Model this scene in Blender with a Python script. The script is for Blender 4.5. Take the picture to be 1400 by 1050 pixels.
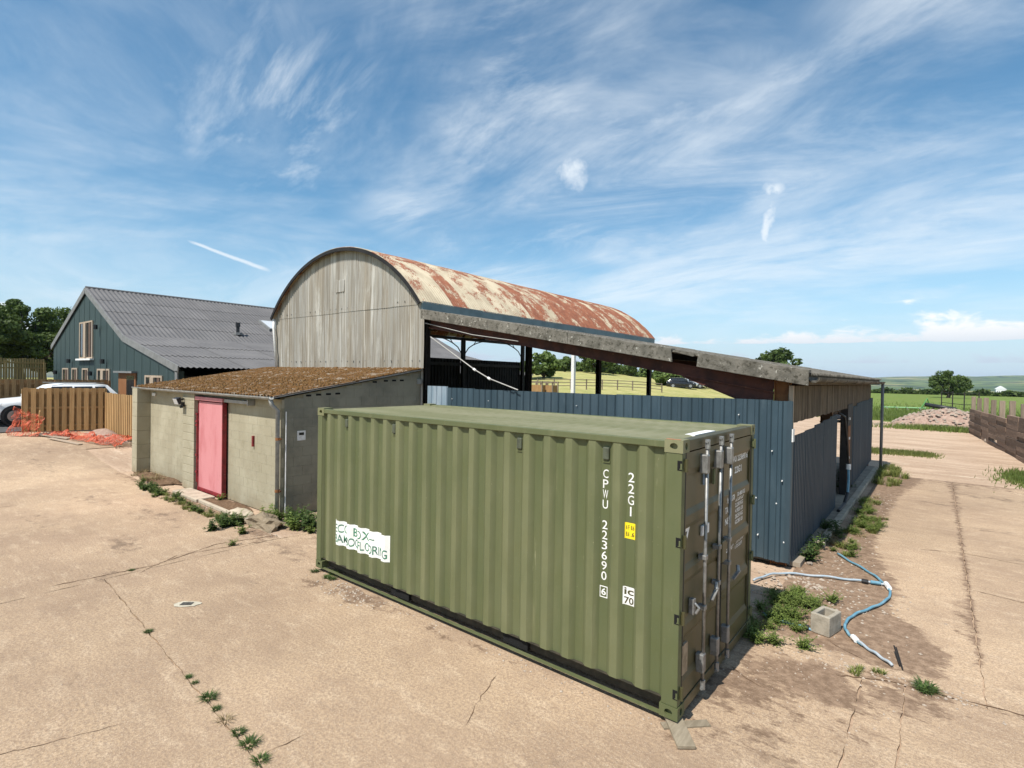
import bpy, bmesh, math, random
import numpy as np
from mathutils import Vector, Matrix, noise as mnoise
random.seed(7); rng = np.random.default_rng(7)
for o in list(bpy.data.objects): bpy.data.objects.remove(o)
SC = bpy.context.scene; COL = SC.collection
R = math.radians

# ------------------------------------------------------------------ camera
CAM = np.array([1.795, -4.754, 3.207]); FPX = 724.7
yaw, pit, rol = R(38.73), R(-.75), R(.99)
fw = Vector((-math.sin(yaw)*math.cos(pit), math.cos(yaw)*math.cos(pit), math.sin(pit)))
rt = Vector((math.cos(yaw), math.sin(yaw), 0)); up = rt.cross(fw)
rt2 = math.cos(rol)*rt + math.sin(rol)*up; up2 = -math.sin(rol)*rt + math.cos(rol)*up
cd = bpy.data.cameras.new('camera'); cam = bpy.data.objects.new('camera', cd); COL.objects.link(cam)
M = Matrix((rt2, up2, -fw)).transposed().to_4x4(); M.translation = Vector(CAM); cam.matrix_world = M
cd.sensor_width = 36; cd.lens = 36*FPX/1400; cd.clip_start = .05; cd.clip_end = 30000
SC.camera = cam
RM = np.array([rt2, up2, fw])
def gnd(u, v, z=0.):
    d = np.array([(u-700)/FPX, -(v-525)/FPX, 1.]) @ RM
    p = CAM + d*((z-CAM[2])/d[2]); return float(p[0]), float(p[1])

# ------------------------------------------------------------------ sky, sun, exposure
HAZE = .00007
SUN_EL, SUN_OFF = 56, 3          # sun stands over -Y, a touch towards -X
world = bpy.data.worlds.new('World'); SC.world = world; world.use_nodes = True
SKY_STRENGTH, SUN_STRENGTH, EXPOSURE = .092, 5.0, .32
CL1, CL2 = (3.1,1.7), (1.3,9.2)
CB = 1.52
def setup_world():
    nt = world.node_tree; N = nt.nodes; L = nt.links; N.clear()
    def nd(t, **k):
        n = N.new(t)
        for a, b in k.items(): setattr(n, a, b)
        return n
    def math_(op, a, b=None, c=None, clamp=False):
        n = nd('ShaderNodeMath', operation=op, use_clamp=clamp)
        for i, x in enumerate((a, b, c)):
            if x is None: continue
            if isinstance(x, (int, float)): n.inputs[i].default_value = x
            else: L.new(x, n.inputs[i])
        return n.outputs[0]
    def ramp(x, a, b, c=0., d=1.):
        n = nd('ShaderNodeMapRange', interpolation_type='SMOOTHSTEP'); L.new(x, n.inputs[0])
        for i, q in enumerate((a, b, c, d)): n.inputs[i+1].default_value = q
        return n.outputs[0]
    def noise(vec, scale, detail, rough=.5, dist=0., off=(0,0,0), sc=(1,1,1), rot=0):
        mp = nd('ShaderNodeMapping'); L.new(vec, mp.inputs[0])
        mp.inputs['Location'].default_value = off; mp.inputs['Scale'].default_value = sc; mp.inputs['Rotation'].default_value = (0,0,rot)
        n = nd('ShaderNodeTexNoise'); L.new(mp.outputs[0], n.inputs['Vector'])
        n.inputs['Scale'].default_value = scale; n.inputs['Detail'].default_value = detail
        n.inputs['Roughness'].default_value = rough; n.inputs['Distortion'].default_value = dist
        return n.outputs[0]
    sky = nd('ShaderNodeTexSky', sky_type='NISHITA', sun_disc=False)
    sky.sun_elevation = R(SUN_EL); sky.sun_rotation = R(180+SUN_OFF)
    sky.air_density = 1.0; sky.dust_density = .15; sky.ozone_density = 1.6; sky.altitude = 50
    tc = nd('ShaderNodeTexCoord'); D = tc.outputs['Generated']
    sp = nd('ShaderNodeSeparateXYZ'); L.new(D, sp.inputs[0]); x, y, z = sp.outputs
    zz = math_('ADD', math_('MAXIMUM', z, 0.), .14)
    cb = nd('ShaderNodeCombineXYZ'); L.new(math_('DIVIDE', x, zz), cb.inputs[0]); L.new(math_('DIVIDE', y, zz), cb.inputs[1])
    P = cb.outputs[0]
    # high thin cloud: broad veils, combed streaks, patches that switch them on and off
    a1 = math_('MULTIPLY', ramp(noise(P, .55, 8, .60, .9, (CL1[0],CL1[1],0), (1,1.35,1), R(-5)), .36, .70), .85)
    fib = noise(P, 1.25, 9, .66, .8, (7.3,2.2,0), (.75,1.6,1), R(-12))
    a2 = math_('MULTIPLY', ramp(fib, .34, .74), ramp(noise(P, .50, 4, .55, .6, (CL2[0],CL2[1],0), (1,1.3,1), R(-30)), .40, .62))
    fib2 = noise(P, 1.1, 9, .66, .8, (1.3,6.2,0), (.65,1.7,1), R(40))
    a3 = math_('MULTIPLY', ramp(fib2, .46, .72), ramp(noise(P, .7, 4, .55, .4, (8.3,3.2,0)), .44, .66))
    cir = math_('MAXIMUM', math_('MULTIPLY', a1, ramp(fib, .28, .60, .12, 1.)) , math_('MAXIMUM', a2, math_('MULTIPLY', a3, .8)))
    cir = math_('MULTIPLY', math_('MULTIPLY', cir, .78), ramp(z, .03, .17))
    # single streaks and puffs, each a place in the sky
    def vec(u, v):
        d = np.array([(u-700)/FPX, -(v-525)/FPX, 1.]) @ RM; return d/np.linalg.norm(d)
    def dot(v):
        n = nd('ShaderNodeVectorMath', operation='DOT_PRODUCT'); L.new(D, n.inputs[0]); n.inputs[1].default_value = tuple(v); return n.outputs['Value']
    wob = math_('MULTIPLY', math_('SUBTRACT', noise(D, 22, 6, .65), .5), .022)
    def streak(p, q, w0, w1, amp):
        a, b = vec(*p), vec(*q); m = (a+b)/2; t = (b-a); ln = np.linalg.norm(t); t = t/ln
        n = np.cross(a, b); n /= np.linalg.norm(n)
        s = math_('ADD', math_('DIVIDE', math_('SUBTRACT', dot(t), float(m@t)), ln), .5)
        wid = math_('ADD', math_('MULTIPLY', s, w1-w0), w0)
        d = math_('DIVIDE', math_('ABSOLUTE', math_('ADD', dot(n), wob if w0+w1 > .012 else math_('MULTIPLY', wob, .25))), math_('MAXIMUM', wid, .0008))
        k = math_('MULTIPLY', ramp(d, 1., .1), math_('MULTIPLY', ramp(s, -.05, .15), ramp(s, 1.05, .8)))
        k = math_('MULTIPLY', k, ramp(dot(m/np.linalg.norm(m)), .5, .6))
        return math_('MULTIPLY', k, amp)
    st = streak((255,328), (375,373), .0035, .006, .75)
    st = math_('MAXIMUM', st, math_('MULTIPLY', streak((1040,360), (1062,235), .003, .028, .85), ramp(noise(D, 30, 6, .6), .3, .62)))
    pf = vec(781, 229)
    puff = math_('ADD', math_('MULTIPLY', math_('SUBTRACT', 1., dot(pf)), -700.), math_('MULTIPLY', noise(D, 14, 6, .6), 1.7))
    st = math_('MAXIMUM', st, math_('MULTIPLY', ramp(puff, .35, 1.0), .9))
    # fair-weather cumulus far off, in a low bank
    az = math_('ARCTAN2', x, y)
    def cum(lo, hi, seed, k, th, soft):
        c2 = nd('ShaderNodeCombineXYZ'); L.new(math_('MULTIPLY', az, 1.), c2.inputs[0]); L.new(math_('MULTIPLY', z, 2.3), c2.inputs[1]); c2.inputs[2].default_value = seed
        n = noise(c2.outputs[0], k, 9, .60, .25)
        big = noise(c2.outputs[0], 1.5, 2, .5, 0, (CB,0,seed), (1,.2,1))
        lift = math_('DIVIDE', math_('SUBTRACT', z, lo), hi-lo)     # flat bases, tops thinning out
        prof = math_('SUBTRACT', ramp(lift, -.12, .06), math_('MULTIPLY', math_('MAXIMUM', lift, 0.), .34))
        v = math_('ADD', math_('ADD', math_('MULTIPLY', n, .8), math_('MULTIPLY', big, .75)), math_('SUBTRACT', prof, 1.))
        return math_('MULTIPLY', ramp(v, th, th+soft), ramp(lift, -.15, .05))
    cu = math_('MAXIMUM', cum(.062, .125, 2.3, 12., .655, .12), math_('MULTIPLY', cum(.030, .075, 5.1, 14., .66, .16), .8))
    shade = ramp(z, .035, .10)
    ccol = nd('ShaderNodeMix', data_type='RGBA'); L.new(shade, ccol.inputs[0])
    ccol.inputs[6].default_value = (5.6, 6.4, 7.4, 1); ccol.inputs[7].default_value = (9.8, 9.8, 9.7, 1)
    m0 = nd('ShaderNodeMix', data_type='RGBA'); L.new(ramp(z, .24, -.04, 0., .9), m0.inputs[0]); hs = nd('ShaderNodeHueSaturation'); L.new(sky.outputs[0], hs.inputs['Color']); hs.inputs['Hue'].default_value = .487; hs.inputs['Saturation'].default_value = 1.2; hs.inputs['Value'].default_value = 1.28
    L.new(hs.outputs[0], m0.inputs[6]); m0.inputs[7].default_value = (4.3, 6.0, 7.7, 1)
    m1 = nd('ShaderNodeMix', data_type='RGBA'); L.new(math_('MAXIMUM', cir, st), m1.inputs[0]); L.new(m0.outputs[2], m1.inputs[6]); m1.inputs[7].default_value = (8.2, 8.8, 9.3, 1)
    m2 = nd('ShaderNodeMix', data_type='RGBA'); L.new(cu, m2.inputs[0]); L.new(m1.outputs[2], m2.inputs[6]); L.new(ccol.outputs[2], m2.inputs[7])
    bg = nd('ShaderNodeBackground'); bg.inputs[1].default_value = SKY_STRENGTH; L.new(m2.outputs[2], bg.inputs[0])
    out = nd('ShaderNodeOutputWorld'); L.new(bg.outputs[0], out.inputs[0])
setup_world()
sd = bpy.data.lights.new('sun', 'SUN'); sd.energy = SUN_STRENGTH; sd.angle = R(.53); sd.color = (1, .955, .88)
sun = bpy.data.objects.new('sun', sd); COL.objects.link(sun)
sv = Vector((-math.sin(R(SUN_OFF))*math.cos(R(SUN_EL)), -math.cos(R(SUN_OFF))*math.cos(R(SUN_EL)), math.sin(R(SUN_EL))))
sun.rotation_euler = sv.to_track_quat('Z', 'Y').to_euler(); sun.location = sv*60
SC.view_settings.view_transform = 'Standard'; SC.view_settings.look = 'None'; SC.view_settings.gamma = 1; SC.view_settings.exposure = EXPOSURE
SC.render.engine = 'CYCLES'

# ------------------------------------------------------------------ helpers
class MB:
    def __init__(s): s.v = []; s.f = []
    def add(s, vs, fs):
        o = len(s.v); s.v += [tuple(map(float, v)) for v in vs]; s.f += [tuple(i+o for i in f) for f in fs]; return s
    def box(s, x0, x1, y0, y1, z0, z1):
        return s.add([(x0,y0,z0),(x1,y0,z0),(x1,y1,z0),(x0,y1,z0),(x0,y0,z1),(x1,y0,z1),(x1,y1,z1),(x0,y1,z1)],
                     [(0,3,2,1),(4,5,6,7),(0,1,5,4),(1,2,6,5),(2,3,7,6),(3,0,4,7)])
    def bar(s, a, b, w, h, upv=(0,0,1)):
        a, b = Vector(a), Vector(b); d = (b-a).normalized(); sd_ = d.cross(Vector(upv))
        if sd_.length < 1e-4: sd_ = d.cross(Vector((1,0,0)))
        sd_.normalize(); u = sd_.cross(d).normalized(); vs = []
        for p in (a, b):
            for i, j in ((-1,-1),(1,-1),(1,1),(-1,1)): vs.append(p + sd_*(i*w/2) + u*(j*h/2))
        return s.add(vs, [(0,3,2,1),(4,5,6,7),(0,1,5,4),(1,2,6,5),(2,3,7,6),(3,0,4,7)])
    def tube(s, pts, r, n=8):
        pts = [Vector(p) for p in pts]; vs = []; fs = []; rr = r if isinstance(r, (list, tuple)) else [r]*len(pts)
        ref = None
        for i, p in enumerate(pts):
            d = (pts[min(i+1, len(pts)-1)] - pts[max(i-1, 0)]).normalized()
            if ref is None: ref = d.cross(Vector((0,0,1))); ref = ref if ref.length > .05 else d.cross(Vector((1,0,0)))
            ref = (ref - d*ref.dot(d)).normalized(); q = d.cross(ref)
            for k in range(n):
                t = 2*math.pi*k/n; vs.append(p + ref*(math.cos(t)*rr[i]) + q*(math.sin(t)*rr[i]))
        for i in range(len(pts)-1):
            for k in range(n): fs.append((i*n+k, i*n+(k+1) % n, (i+1)*n+(k+1) % n, (i+1)*n+k))
        fs.append(tuple(range(n-1, -1, -1))); m = (len(pts)-1)*n; fs.append(tuple(range(m, m+n)))
        return s.add(vs, fs)
    def prism(s, poly, ext):
        n = len(poly); e = Vector(ext); vs = [Vector(p) for p in poly] + [Vector(p)+e for p in poly]
        return s.add(vs, [tuple(range(n-1,-1,-1)), tuple(range(n,2*n))] + [(i,(i+1) % n,n+(i+1) % n,n+i) for i in range(n)])
    def grid(s, rows):
        m = len(rows[0]); vs = [p for r in rows for p in r]
        return s.add(vs, [(i*m+j, i*m+j+1, (i+1)*m+j+1, (i+1)*m+j) for i in range(len(rows)-1) for j in range(m-1)])
    def mesh(s, name, mat=None, smooth=False, org=(0,0,0)):
        me = bpy.data.meshes.new(name); o = Vector(org)
        me.from_pydata([Vector(v)-o for v in s.v], [], s.f)
        if smooth: me.polygons.foreach_set('use_smooth', [True]*len(me.polygons))
        if mat: me.materials.append(mat)
        me.update(); return me
    def build(s, name, mat, parent=None, smooth=False, bevel=0, local=False):
        org = (0,0,0) if (parent is None or local) else wloc(parent)
        ob = put(s.mesh(name, mat, smooth, org), name, parent)
        if bevel:
            b = ob.modifiers.new('bevel', 'BEVEL'); b.width = bevel; b.segments = 2; b.limit_method = 'ANGLE'
        return ob
def wloc(o):
    v = Vector(o.location)
    while o.parent: o = o.parent; v += Vector(o.location)
    return v
def put(me, name, parent=None, loc=(0,0,0), rot=(0,0,0), scale=(1,1,1)):
    ob = bpy.data.objects.new(name, me); COL.objects.link(ob); ob.location = loc; ob.rotation_euler = rot; ob.scale = scale
    if parent: ob.parent = parent
    return ob
def tag(o, label, cat, group=None, kind=None):
    o['label'] = label; o['category'] = cat
    if group: o['group'] = group
    if kind: o['kind'] = kind
    return o
def struct(o): o['kind'] = 'structure'; return o
def thing(name, label, cat, loc=(0,0,0), group=None, rz=0):
    o = bpy.data.objects.new(name, None); COL.objects.link(o); o.location = loc; o.rotation_euler = (0,0,rz); o.empty_display_size = .2
    return tag(o, label, cat, group)
def copy_tree(o, parent=None):
    c = o.copy(); COL.objects.link(c); c.parent = parent
    for ch in o.children: copy_tree(ch, c)
    return c
def S(t): t = np.clip(t, 0, 1); return t*t*(3-2*t)

# ------------------------------------------------------------------ materials
def newmat(name):
    m = bpy.data.materials.new(name); m.use_nodes = True; nt = m.node_tree; nt.nodes.clear()
    o = nt.nodes.new('ShaderNodeOutputMaterial'); b = nt.nodes.new('ShaderNodeBsdfPrincipled'); nt.links.new(b.outputs[0], o.inputs[0])
    return m, NT(nt, b)
class NT:
    def __init__(s, nt, b): s.nt = nt; s.b = b; s.L = nt.links; s.pos = nt.nodes.new('ShaderNodeNewGeometry').outputs['Position']
    def n(s, t, **k):
        x = s.nt.nodes.new(t)
        for a, b in k.items(): setattr(x, a, b)
        return x
    def m(s, op, a, b=None, clamp=False):
        n = s.n('ShaderNodeMath', operation=op, use_clamp=clamp)
        for i, x in enumerate((a, b)):
            if x is None: continue
            if isinstance(x, (int, float)): n.inputs[i].default_value = x
            else: s.L.new(x, n.inputs[i])
        return n.outputs[0]
    def noise(s, scale, detail=4, rough=.55, sc=(1,1,1), off=(0,0,0), dist=0, rot=0, vec=None):
        mp = s.n('ShaderNodeMapping'); s.L.new(vec or s.pos, mp.inputs[0]); mp.inputs['Scale'].default_value = sc; mp.inputs['Location'].default_value = off; mp.inputs['Rotation'].default_value = (0,0,rot)
        n = s.n('ShaderNodeTexNoise'); s.L.new(mp.outputs[0], n.inputs['Vector']); n.inputs['Scale'].default_value = scale
        n.inputs['Detail'].default_value = detail; n.inputs['Roughness'].default_value = rough; n.inputs['Distortion'].default_value = dist
        return n.outputs[0]
    def vor(s, scale, sc=(1,1,1), out='Color', feature='F1', rnd=1, rot=0):
        mp = s.n('ShaderNodeMapping'); s.L.new(s.pos, mp.inputs[0]); mp.inputs['Scale'].default_value = sc; mp.inputs['Rotation'].default_value = (0,0,rot)
        n = s.n('ShaderNodeTexVoronoi', feature=feature); s.L.new(mp.outputs[0], n.inputs['Vector']); n.inputs['Scale'].default_value = scale; n.inputs['Randomness'].default_value = rnd
        return n.outputs[out]
    def ramp(s, x, a, b, c=0., d=1.):
        n = s.n('ShaderNodeMapRange', interpolation_type='SMOOTHSTEP'); s.L.new(x, n.inputs[0])
        for i, q in enumerate((a, b, c, d)): n.inputs[i+1].default_value = q
        return n.outputs[0]
    def mix(s, f, a, b, mode='MIX'):
        n = s.n('ShaderNodeMix', data_type='RGBA', blend_type=mode)
        for i, x in ((0, f), (6, a), (7, b)):
            if isinstance(x, (int, float)): n.inputs[i].default_value = x
            elif isinstance(x, tuple): n.inputs[i].default_value = (*x[:3], 1)
            else: s.L.new(x, n.inputs[i])
        return n.outputs[2]
    def attr(s, name): return s.n('ShaderNodeAttribute', attribute_name=name).outputs['Fac']
    def rnd(s): return s.n('ShaderNodeObjectInfo').outputs['Random']
    def val(s, col, fac):
        h = s.n('ShaderNodeHueSaturation'); s.L.new(fac, h.inputs['Value'])
        if isinstance(col, tuple): h.inputs['Color'].default_value = (*col, 1)
        else: s.L.new(col, h.inputs['Color'])
        return h.outputs[0]
    def bump(s, h, strength=.5, dist=.01, normal=None):
        n = s.n('ShaderNodeBump'); n.inputs['Strength'].default_value = strength; n.inputs['Distance'].default_value = dist; s.L.new(h, n.inputs['Height'])
        if normal: s.L.new(normal, n.inputs['Normal'])
        return n.outputs[0]
    def fin(s, col, rough=.8, normal=None, metal=0, spec=.4):
        if isinstance(col, tuple): s.b.inputs['Base Color'].default_value = (*col, 1)
        else: s.L.new(col, s.b.inputs['Base Color'])
        if isinstance(rough, (int, float)): s.b.inputs['Roughness'].default_value = rough
        else: s.L.new(rough, s.b.inputs['Roughness'])
        if isinstance(metal, (int, float)): s.b.inputs['Metallic'].default_value = metal
        else: s.L.new(metal, s.b.inputs['Metallic'])
        s.b.inputs['Specular IOR Level'].default_value = spec
        if normal: s.L.new(normal, s.b.inputs['Normal'])
def srgb(r, g, b):
    f = lambda c: (c/255/12.92) if c/255 <= .04045 else ((c/255+.055)/1.055)**2.4
    return (f(r), f(g), f(b))
def pm(name, c, c2=None, scale=3, lo=.4, hi=.65, rough=.75, metal=0, bump=0, bscale=40, rnd=0, c3=None, s3=14, l3=.6, h3=.7, sc=(1,1,1), sc3=None, spec=.35, bdist=.006):
    m, t = newmat(name); col = c
    if c2: col = t.mix(t.ramp(t.noise(scale, 6, .6, sc), lo, hi), col, c2)
    if c3: col = t.mix(t.ramp(t.noise(s3, 6, .65, sc3 or sc, (5,3,1)), l3, h3), col, c3)
    if rnd: col = t.val(col, t.ramp(t.rnd(), 0, 1, 1-rnd, 1+rnd))
    nb = t.bump(t.noise(bscale, 5, .6, sc), bump, bdist) if bump else None
    t.fin(col, rough, nb, metal, spec); return m

def m_concrete():
    m, t = newmat('yard_concrete'); dirt = t.attr('dirt'); stain = t.attr('stain')
    col = t.mix(t.ramp(t.noise(.42, 7, .68), .36, .64), (.50,.360,.232), (.37,.258,.168))
    col = t.mix(t.ramp(t.noise(2.3, 6, .65, (1,2.2,1)), .48, .70, 0, .7), col, (.60,.455,.31)); col = t.mix(t.ramp(t.noise(1.1, 8, .72, (1,1.5,1), (6,3,1)), .50, .70, 0, .6), col, (.30,.205,.135))
    col = t.mix(t.ramp(t.noise(7, 6, .7, (1,2,1), (3,1,4)), .52, .75, 0, .7), col, (.27,.19,.135))
    sp = t.noise(34, 5, .8); col = t.mix(t.ramp(sp, .40, .62, 0, .8), col, (.27,.19,.13))
    sp2 = t.noise(130, 2, .6, off=(2,5,1)); col = t.mix(t.ramp(sp2, .56, .70, 0, .6), col, (.68,.56,.43))
    # stains soaked into the slab
    n1 = t.noise(3.2, 7, .68, (1,1.7,1), (9,2,0))
    col = t.mix(t.ramp(t.m('ADD', stain, t.m('MULTIPLY', t.m('SUBTRACT', n1, .5), 1.6)), .38, .78, 0, .8), col, (.165,.115,.08))
    # drifted earth with a broken edge
    n2 = t.noise(3.4, 10, .78, (1,1.8,1), (1,7,2)); dm = t.ramp(t.m('ADD', dirt, t.m('MULTIPLY', t.m('SUBTRACT', n2, .5), 2.6)), .40, .72)
    dc = t.mix(t.ramp(t.noise(9, 7, .7), .35, .7), (.165,.108,.070), (.29,.20,.135)); dc = t.mix(t.ramp(t.noise(70, 3, .7), .6, .7, 0, .55), dc, (.42,.33,.25))
    col = t.mix(dm, col, dc)
    col = t.val(col, t.ramp(t.noise(.16, 4, .5, off=(2,2,2)), .3, .7, .86, 1.12))
    wv = t.n('ShaderNodeTexWave', wave_type='BANDS', bands_direction='Y'); mp = t.n('ShaderNodeMapping'); t.L.new(t.pos, mp.inputs[0]); mp.inputs['Rotation'].default_value = (0,0,R(4)); t.L.new(mp.outputs[0], wv.inputs['Vector'])
    wv.inputs['Scale'].default_value = 5.2; wv.inputs['Distortion'].default_value = 5.; wv.inputs['Detail'].default_value = 3; wv.inputs['Detail Scale'].default_value = 1.4
    wm = t.m('MULTIPLY', wv.outputs['Fac'], t.ramp(t.noise(.55, 4), .42, .66))
    col = t.mix(t.m('MULTIPLY', t.ramp(wm, .6, .95), .10), col, (.24,.17,.115))
    h = t.m('ADD', t.m('ADD', t.m('MULTIPLY', wm, .16), t.m('MULTIPLY', sp, .9)), t.m('MULTIPLY', t.noise(16, 6, .7), 1.0))
    t.fin(col, .92, t.bump(h, .75, .012), 0, .2); return m
def m_dirt():
    m, t = newmat('earth'); col = t.mix(t.ramp(t.noise(.5, 6, .6, (.35,1.6,1)), .38, .62), (.50,.365,.26), (.39,.275,.19))
    col = t.mix(t.ramp(t.noise(1.8, 7, .7, (.3,2.2,1), (4,4,0)), .5, .72), col, (.58,.46,.34))
    col = t.mix(t.ramp(t.noise(11, 7, .7), .5, .7, 0, .7), col, (.22,.15,.10))
    col = t.mix(t.ramp(t.noise(60, 3, .7), .6, .72, 0, .6), col, (.50,.42,.33))
    t.fin(col, .95, t.bump(t.noise(18, 8, .72), .8, .03), 0, .15); return m
def m_terrain():
    m, t = newmat('field_grass'); sep = t.n('ShaderNodeSeparateXYZ'); t.L.new(t.pos, sep.inputs[0]); X, Y, Z = sep.outputs
    dist = t.m('SQRT', t.m('ADD', t.m('MULTIPLY', X, X), t.m('MULTIPLY', Y, Y)))
    g = t.mix(t.ramp(t.noise(.35, 7, .65), .38, .66), (.125,.185,.035), (.175,.205,.055))
    g = t.mix(t.ramp(t.noise(2.2, 6, .7, (1,.6,1)), .5, .74), g, (.07,.115,.022))
    hay = t.mix(t.ramp(t.noise(.3, 7, .65, (1,2,1)), .4, .65), (.40,.36,.14), (.27,.28,.085))
    hay = t.mix(t.ramp(t.noise(.9, 7, .72, (.5,1.8,1)), .48, .68), hay, (.50,.44,.22)); hay = t.mix(t.ramp(t.noise(.5, 7, .72, (.6,1.8,1), (3,3,3)), .54, .7, 0, .8), hay, (.15,.18,.05))
    # mown hay meadow west of the track, green pasture east of it, by position in the place
    west = t.ramp(t.m('ADD', t.m('ADD', X, t.m('MULTIPLY', Y, .2)), t.m('MULTIPLY', t.noise(.06, 4), 14)), 6., -3.)
    near = t.mix(west, g, hay)
    pc = t.vor(.0034, (1,1.9,1)); sep2 = t.n('ShaderNodeSeparateColor'); t.L.new(pc, sep2.inputs[0])
    fa = t.mix(sep2.outputs[0], (.060,.105,.026), (.17,.21,.062)); fa = t.mix(t.ramp(sep2.outputs[1], .72, .78), fa, (.29,.27,.105))
    wood = t.ramp(t.m('ADD', t.noise(.0042, 8, .7, (1,1.7,1)), t.m('MULTIPLY', t.ramp(t.vor(.0034, (1,1.9,1), 'Distance', 'DISTANCE_TO_EDGE'), .07, .0), .22)), .53, .58)
    fa = t.mix(wood, fa, t.mix(t.noise(.05, 5), (.012,.030,.010), (.028,.055,.016)))
    col = t.mix(t.ramp(dist, 185, 300), near, fa)
    t.fin(col, .95, t.bump(t.noise(6, 8, .75), .7, .12), 0, .15); return m

PAL = {}
def mats():
    P = PAL
    P['concrete'] = m_concrete(); P['earth'] = m_dirt(); P['terrain'] = m_terrain()
    P['tarmac'] = pm('tarmac', (.075,.075,.072), (.11,.105,.1), 2, bump=.5, bscale=90, rough=.9)
    # container paint: faded olive, chalky runs, pale scratches
    m, t = newmat('olive_paint')
    col = t.mix(t.ramp(t.noise(1.3, 5, .6, (1,1,.35)), .38, .68), (.088,.102,.042), (.112,.121,.055))
    col = t.mix(t.ramp(t.noise(2.6, 6, .6, (2.6,2.6,.28), (2,1,7)), .56, .8, 0, .5), col, (.20,.19,.10)); col = t.mix(t.m('MULTIPLY', t.attr('crest_light'), t.ramp(t.noise(1.8, 5, .6, (1,1,.5), (3,3,3)), .3, .65, .15, .5)), col, (.19,.19,.10))  # paler crest paint, put in to strengthen the light and shade of the ribs
    col = t.mix(t.ramp(t.noise(5, 7, .68, (1,1,.6), (4,2,1)), .60, .74, 0, .35), col, (.075,.083,.032))
    col = t.mix(t.ramp(t.noise(42, 4, .7, (1,1,.5)), .69, .735, 0, .5), col, (.36,.33,.19)); col = t.mix(t.ramp(t.noise(1.6, 8, .72, (5,5,.45), (6,2,3)), .66, .72, 0, .45), col, (.33,.31,.19))
    t.fin(col, t.ramp(t.noise(4, 5), .3, .7, .45, .68), t.bump(t.noise(2.5, 3, .5), .12, .02), 0, .45); P['olive'] = m
    m, t = newmat('olive_roof')
    col = t.mix(t.ramp(t.noise(.8, 6, .6, (.5,2,1)), .35, .7), (.165,.165,.080), (.225,.215,.125))
    col = t.mix(t.ramp(t.noise(6, 7, .7), .55, .75, 0, .6), col, (.115,.115,.055)); t.fin(col, .6, None, 0, .4); P['olive_roof'] = m
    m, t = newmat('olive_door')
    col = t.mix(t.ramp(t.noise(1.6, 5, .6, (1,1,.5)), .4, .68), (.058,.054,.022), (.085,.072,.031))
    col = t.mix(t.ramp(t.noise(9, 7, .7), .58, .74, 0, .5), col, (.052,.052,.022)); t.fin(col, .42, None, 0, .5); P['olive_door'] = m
    P['dark_shaded_steel'] = pm('dark_shaded_underframe', (.030,.027,.018), (.055,.045,.03), 8, rough=.7)
    P['vent'] = pm('vent_paint', (.085,.095,.065), (.06,.065,.045), 12, rough=.5)
    P['black'] = pm('black_void', (.006,.006,.006), rough=.9)
    P['rubber'] = pm('black_rubber', (.012,.012,.012), rough=.65)
    P['galv'] = pm('galvanised_steel', (.30,.30,.29), (.20,.195,.185), 12, rough=.48, metal=.55, c3=(.22,.13,.08), s3=20, l3=.66, h3=.75)
    P['white'] = pm('white_paint', (.78,.78,.76), (.66,.65,.62), 14, rough=.6)
    P['white_vinyl'] = pm('white_vinyl', (.80,.80,.77), (.72,.72,.68), 5, rough=.45)
    P['green_ink'] = pm('green_ink', (.035,.20,.10), (.08,.15,.13), 9, rough=.5)
    P['yellow'] = pm('yellow_vinyl', (.80,.62,.02), rough=.45); P['ink'] = pm('dark_ink', (.03,.03,.025), rough=.5)
    P['orange_mark'] = pm('orange_paint', (.55,.13,.06), (.42,.16,.08), 20, rough=.7)
    P['blue_paper'] = pm('pale_blue_label', (.36,.44,.55), rough=.5)
    P['tan_plate'] = pm('bare_tan_patch', (.36,.27,.18), (.24,.18,.11), 9, rough=.8)
    # shed
    m, t = newmat('painted_block')
    col = t.mix(t.ramp(t.noise(1.1, 6, .6), .38, .66), (.325,.290,.205), (.385,.350,.255))
    col = t.mix(t.ramp(t.noise(3.4, 7, .68), .52, .74, 0, .55), col, (.225,.205,.13))
    col = t.mix(t.ramp(t.noise(17, 6, .72), .6, .7, 0, .55), col, (.43,.40,.31))
    sep = t.n('ShaderNodeSeparateXYZ'); t.L.new(t.pos, sep.inputs[0])
    col = t.mix(t.ramp(t.m('ADD', sep.outputs[2], t.m('MULTIPLY', t.noise(2.6, 6, .7), .9)), .85, .35, 0, .55), col, (.24,.19,.12))
    col = t.val(col, t.ramp(t.rnd(), 0, 1, .985, 1.015)); t.fin(col, .92, t.bump(t.noise(30, 7, .75), .8, .012), 0, .2); P['block'] = m
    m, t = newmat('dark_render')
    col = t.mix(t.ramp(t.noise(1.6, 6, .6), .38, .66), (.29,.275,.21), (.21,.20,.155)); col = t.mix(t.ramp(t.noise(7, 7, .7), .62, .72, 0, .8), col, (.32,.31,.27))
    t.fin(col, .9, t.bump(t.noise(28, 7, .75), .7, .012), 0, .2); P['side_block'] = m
    P['mortar'] = pm('mortar', (.27,.24,.16), (.21,.19,.125), 8, rough=.95, bump=.5)
    m, t = newmat('mossy_cement')
    mo = t.ramp(t.noise(3.3, 9, .75, (1,1,1)), .33, .50); mc = t.mix(t.ramp(t.noise(12, 6, .65), .36, .66), (.16,.078,.026), (.085,.047,.017))
    mc = t.mix(t.ramp(t.noise(26, 5, .7), .58, .7, 0, .7), mc, (.27,.175,.06))
    base = t.mix(t.noise(20, 6, .7), (.26,.21,.155), (.46,.41,.34)); col = t.mix(mo, base, mc)
    t.fin(col, .95, t.bump(t.noise(22, 8, .75), .9, .03), 0, .15); P['mossroof'] = m
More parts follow.
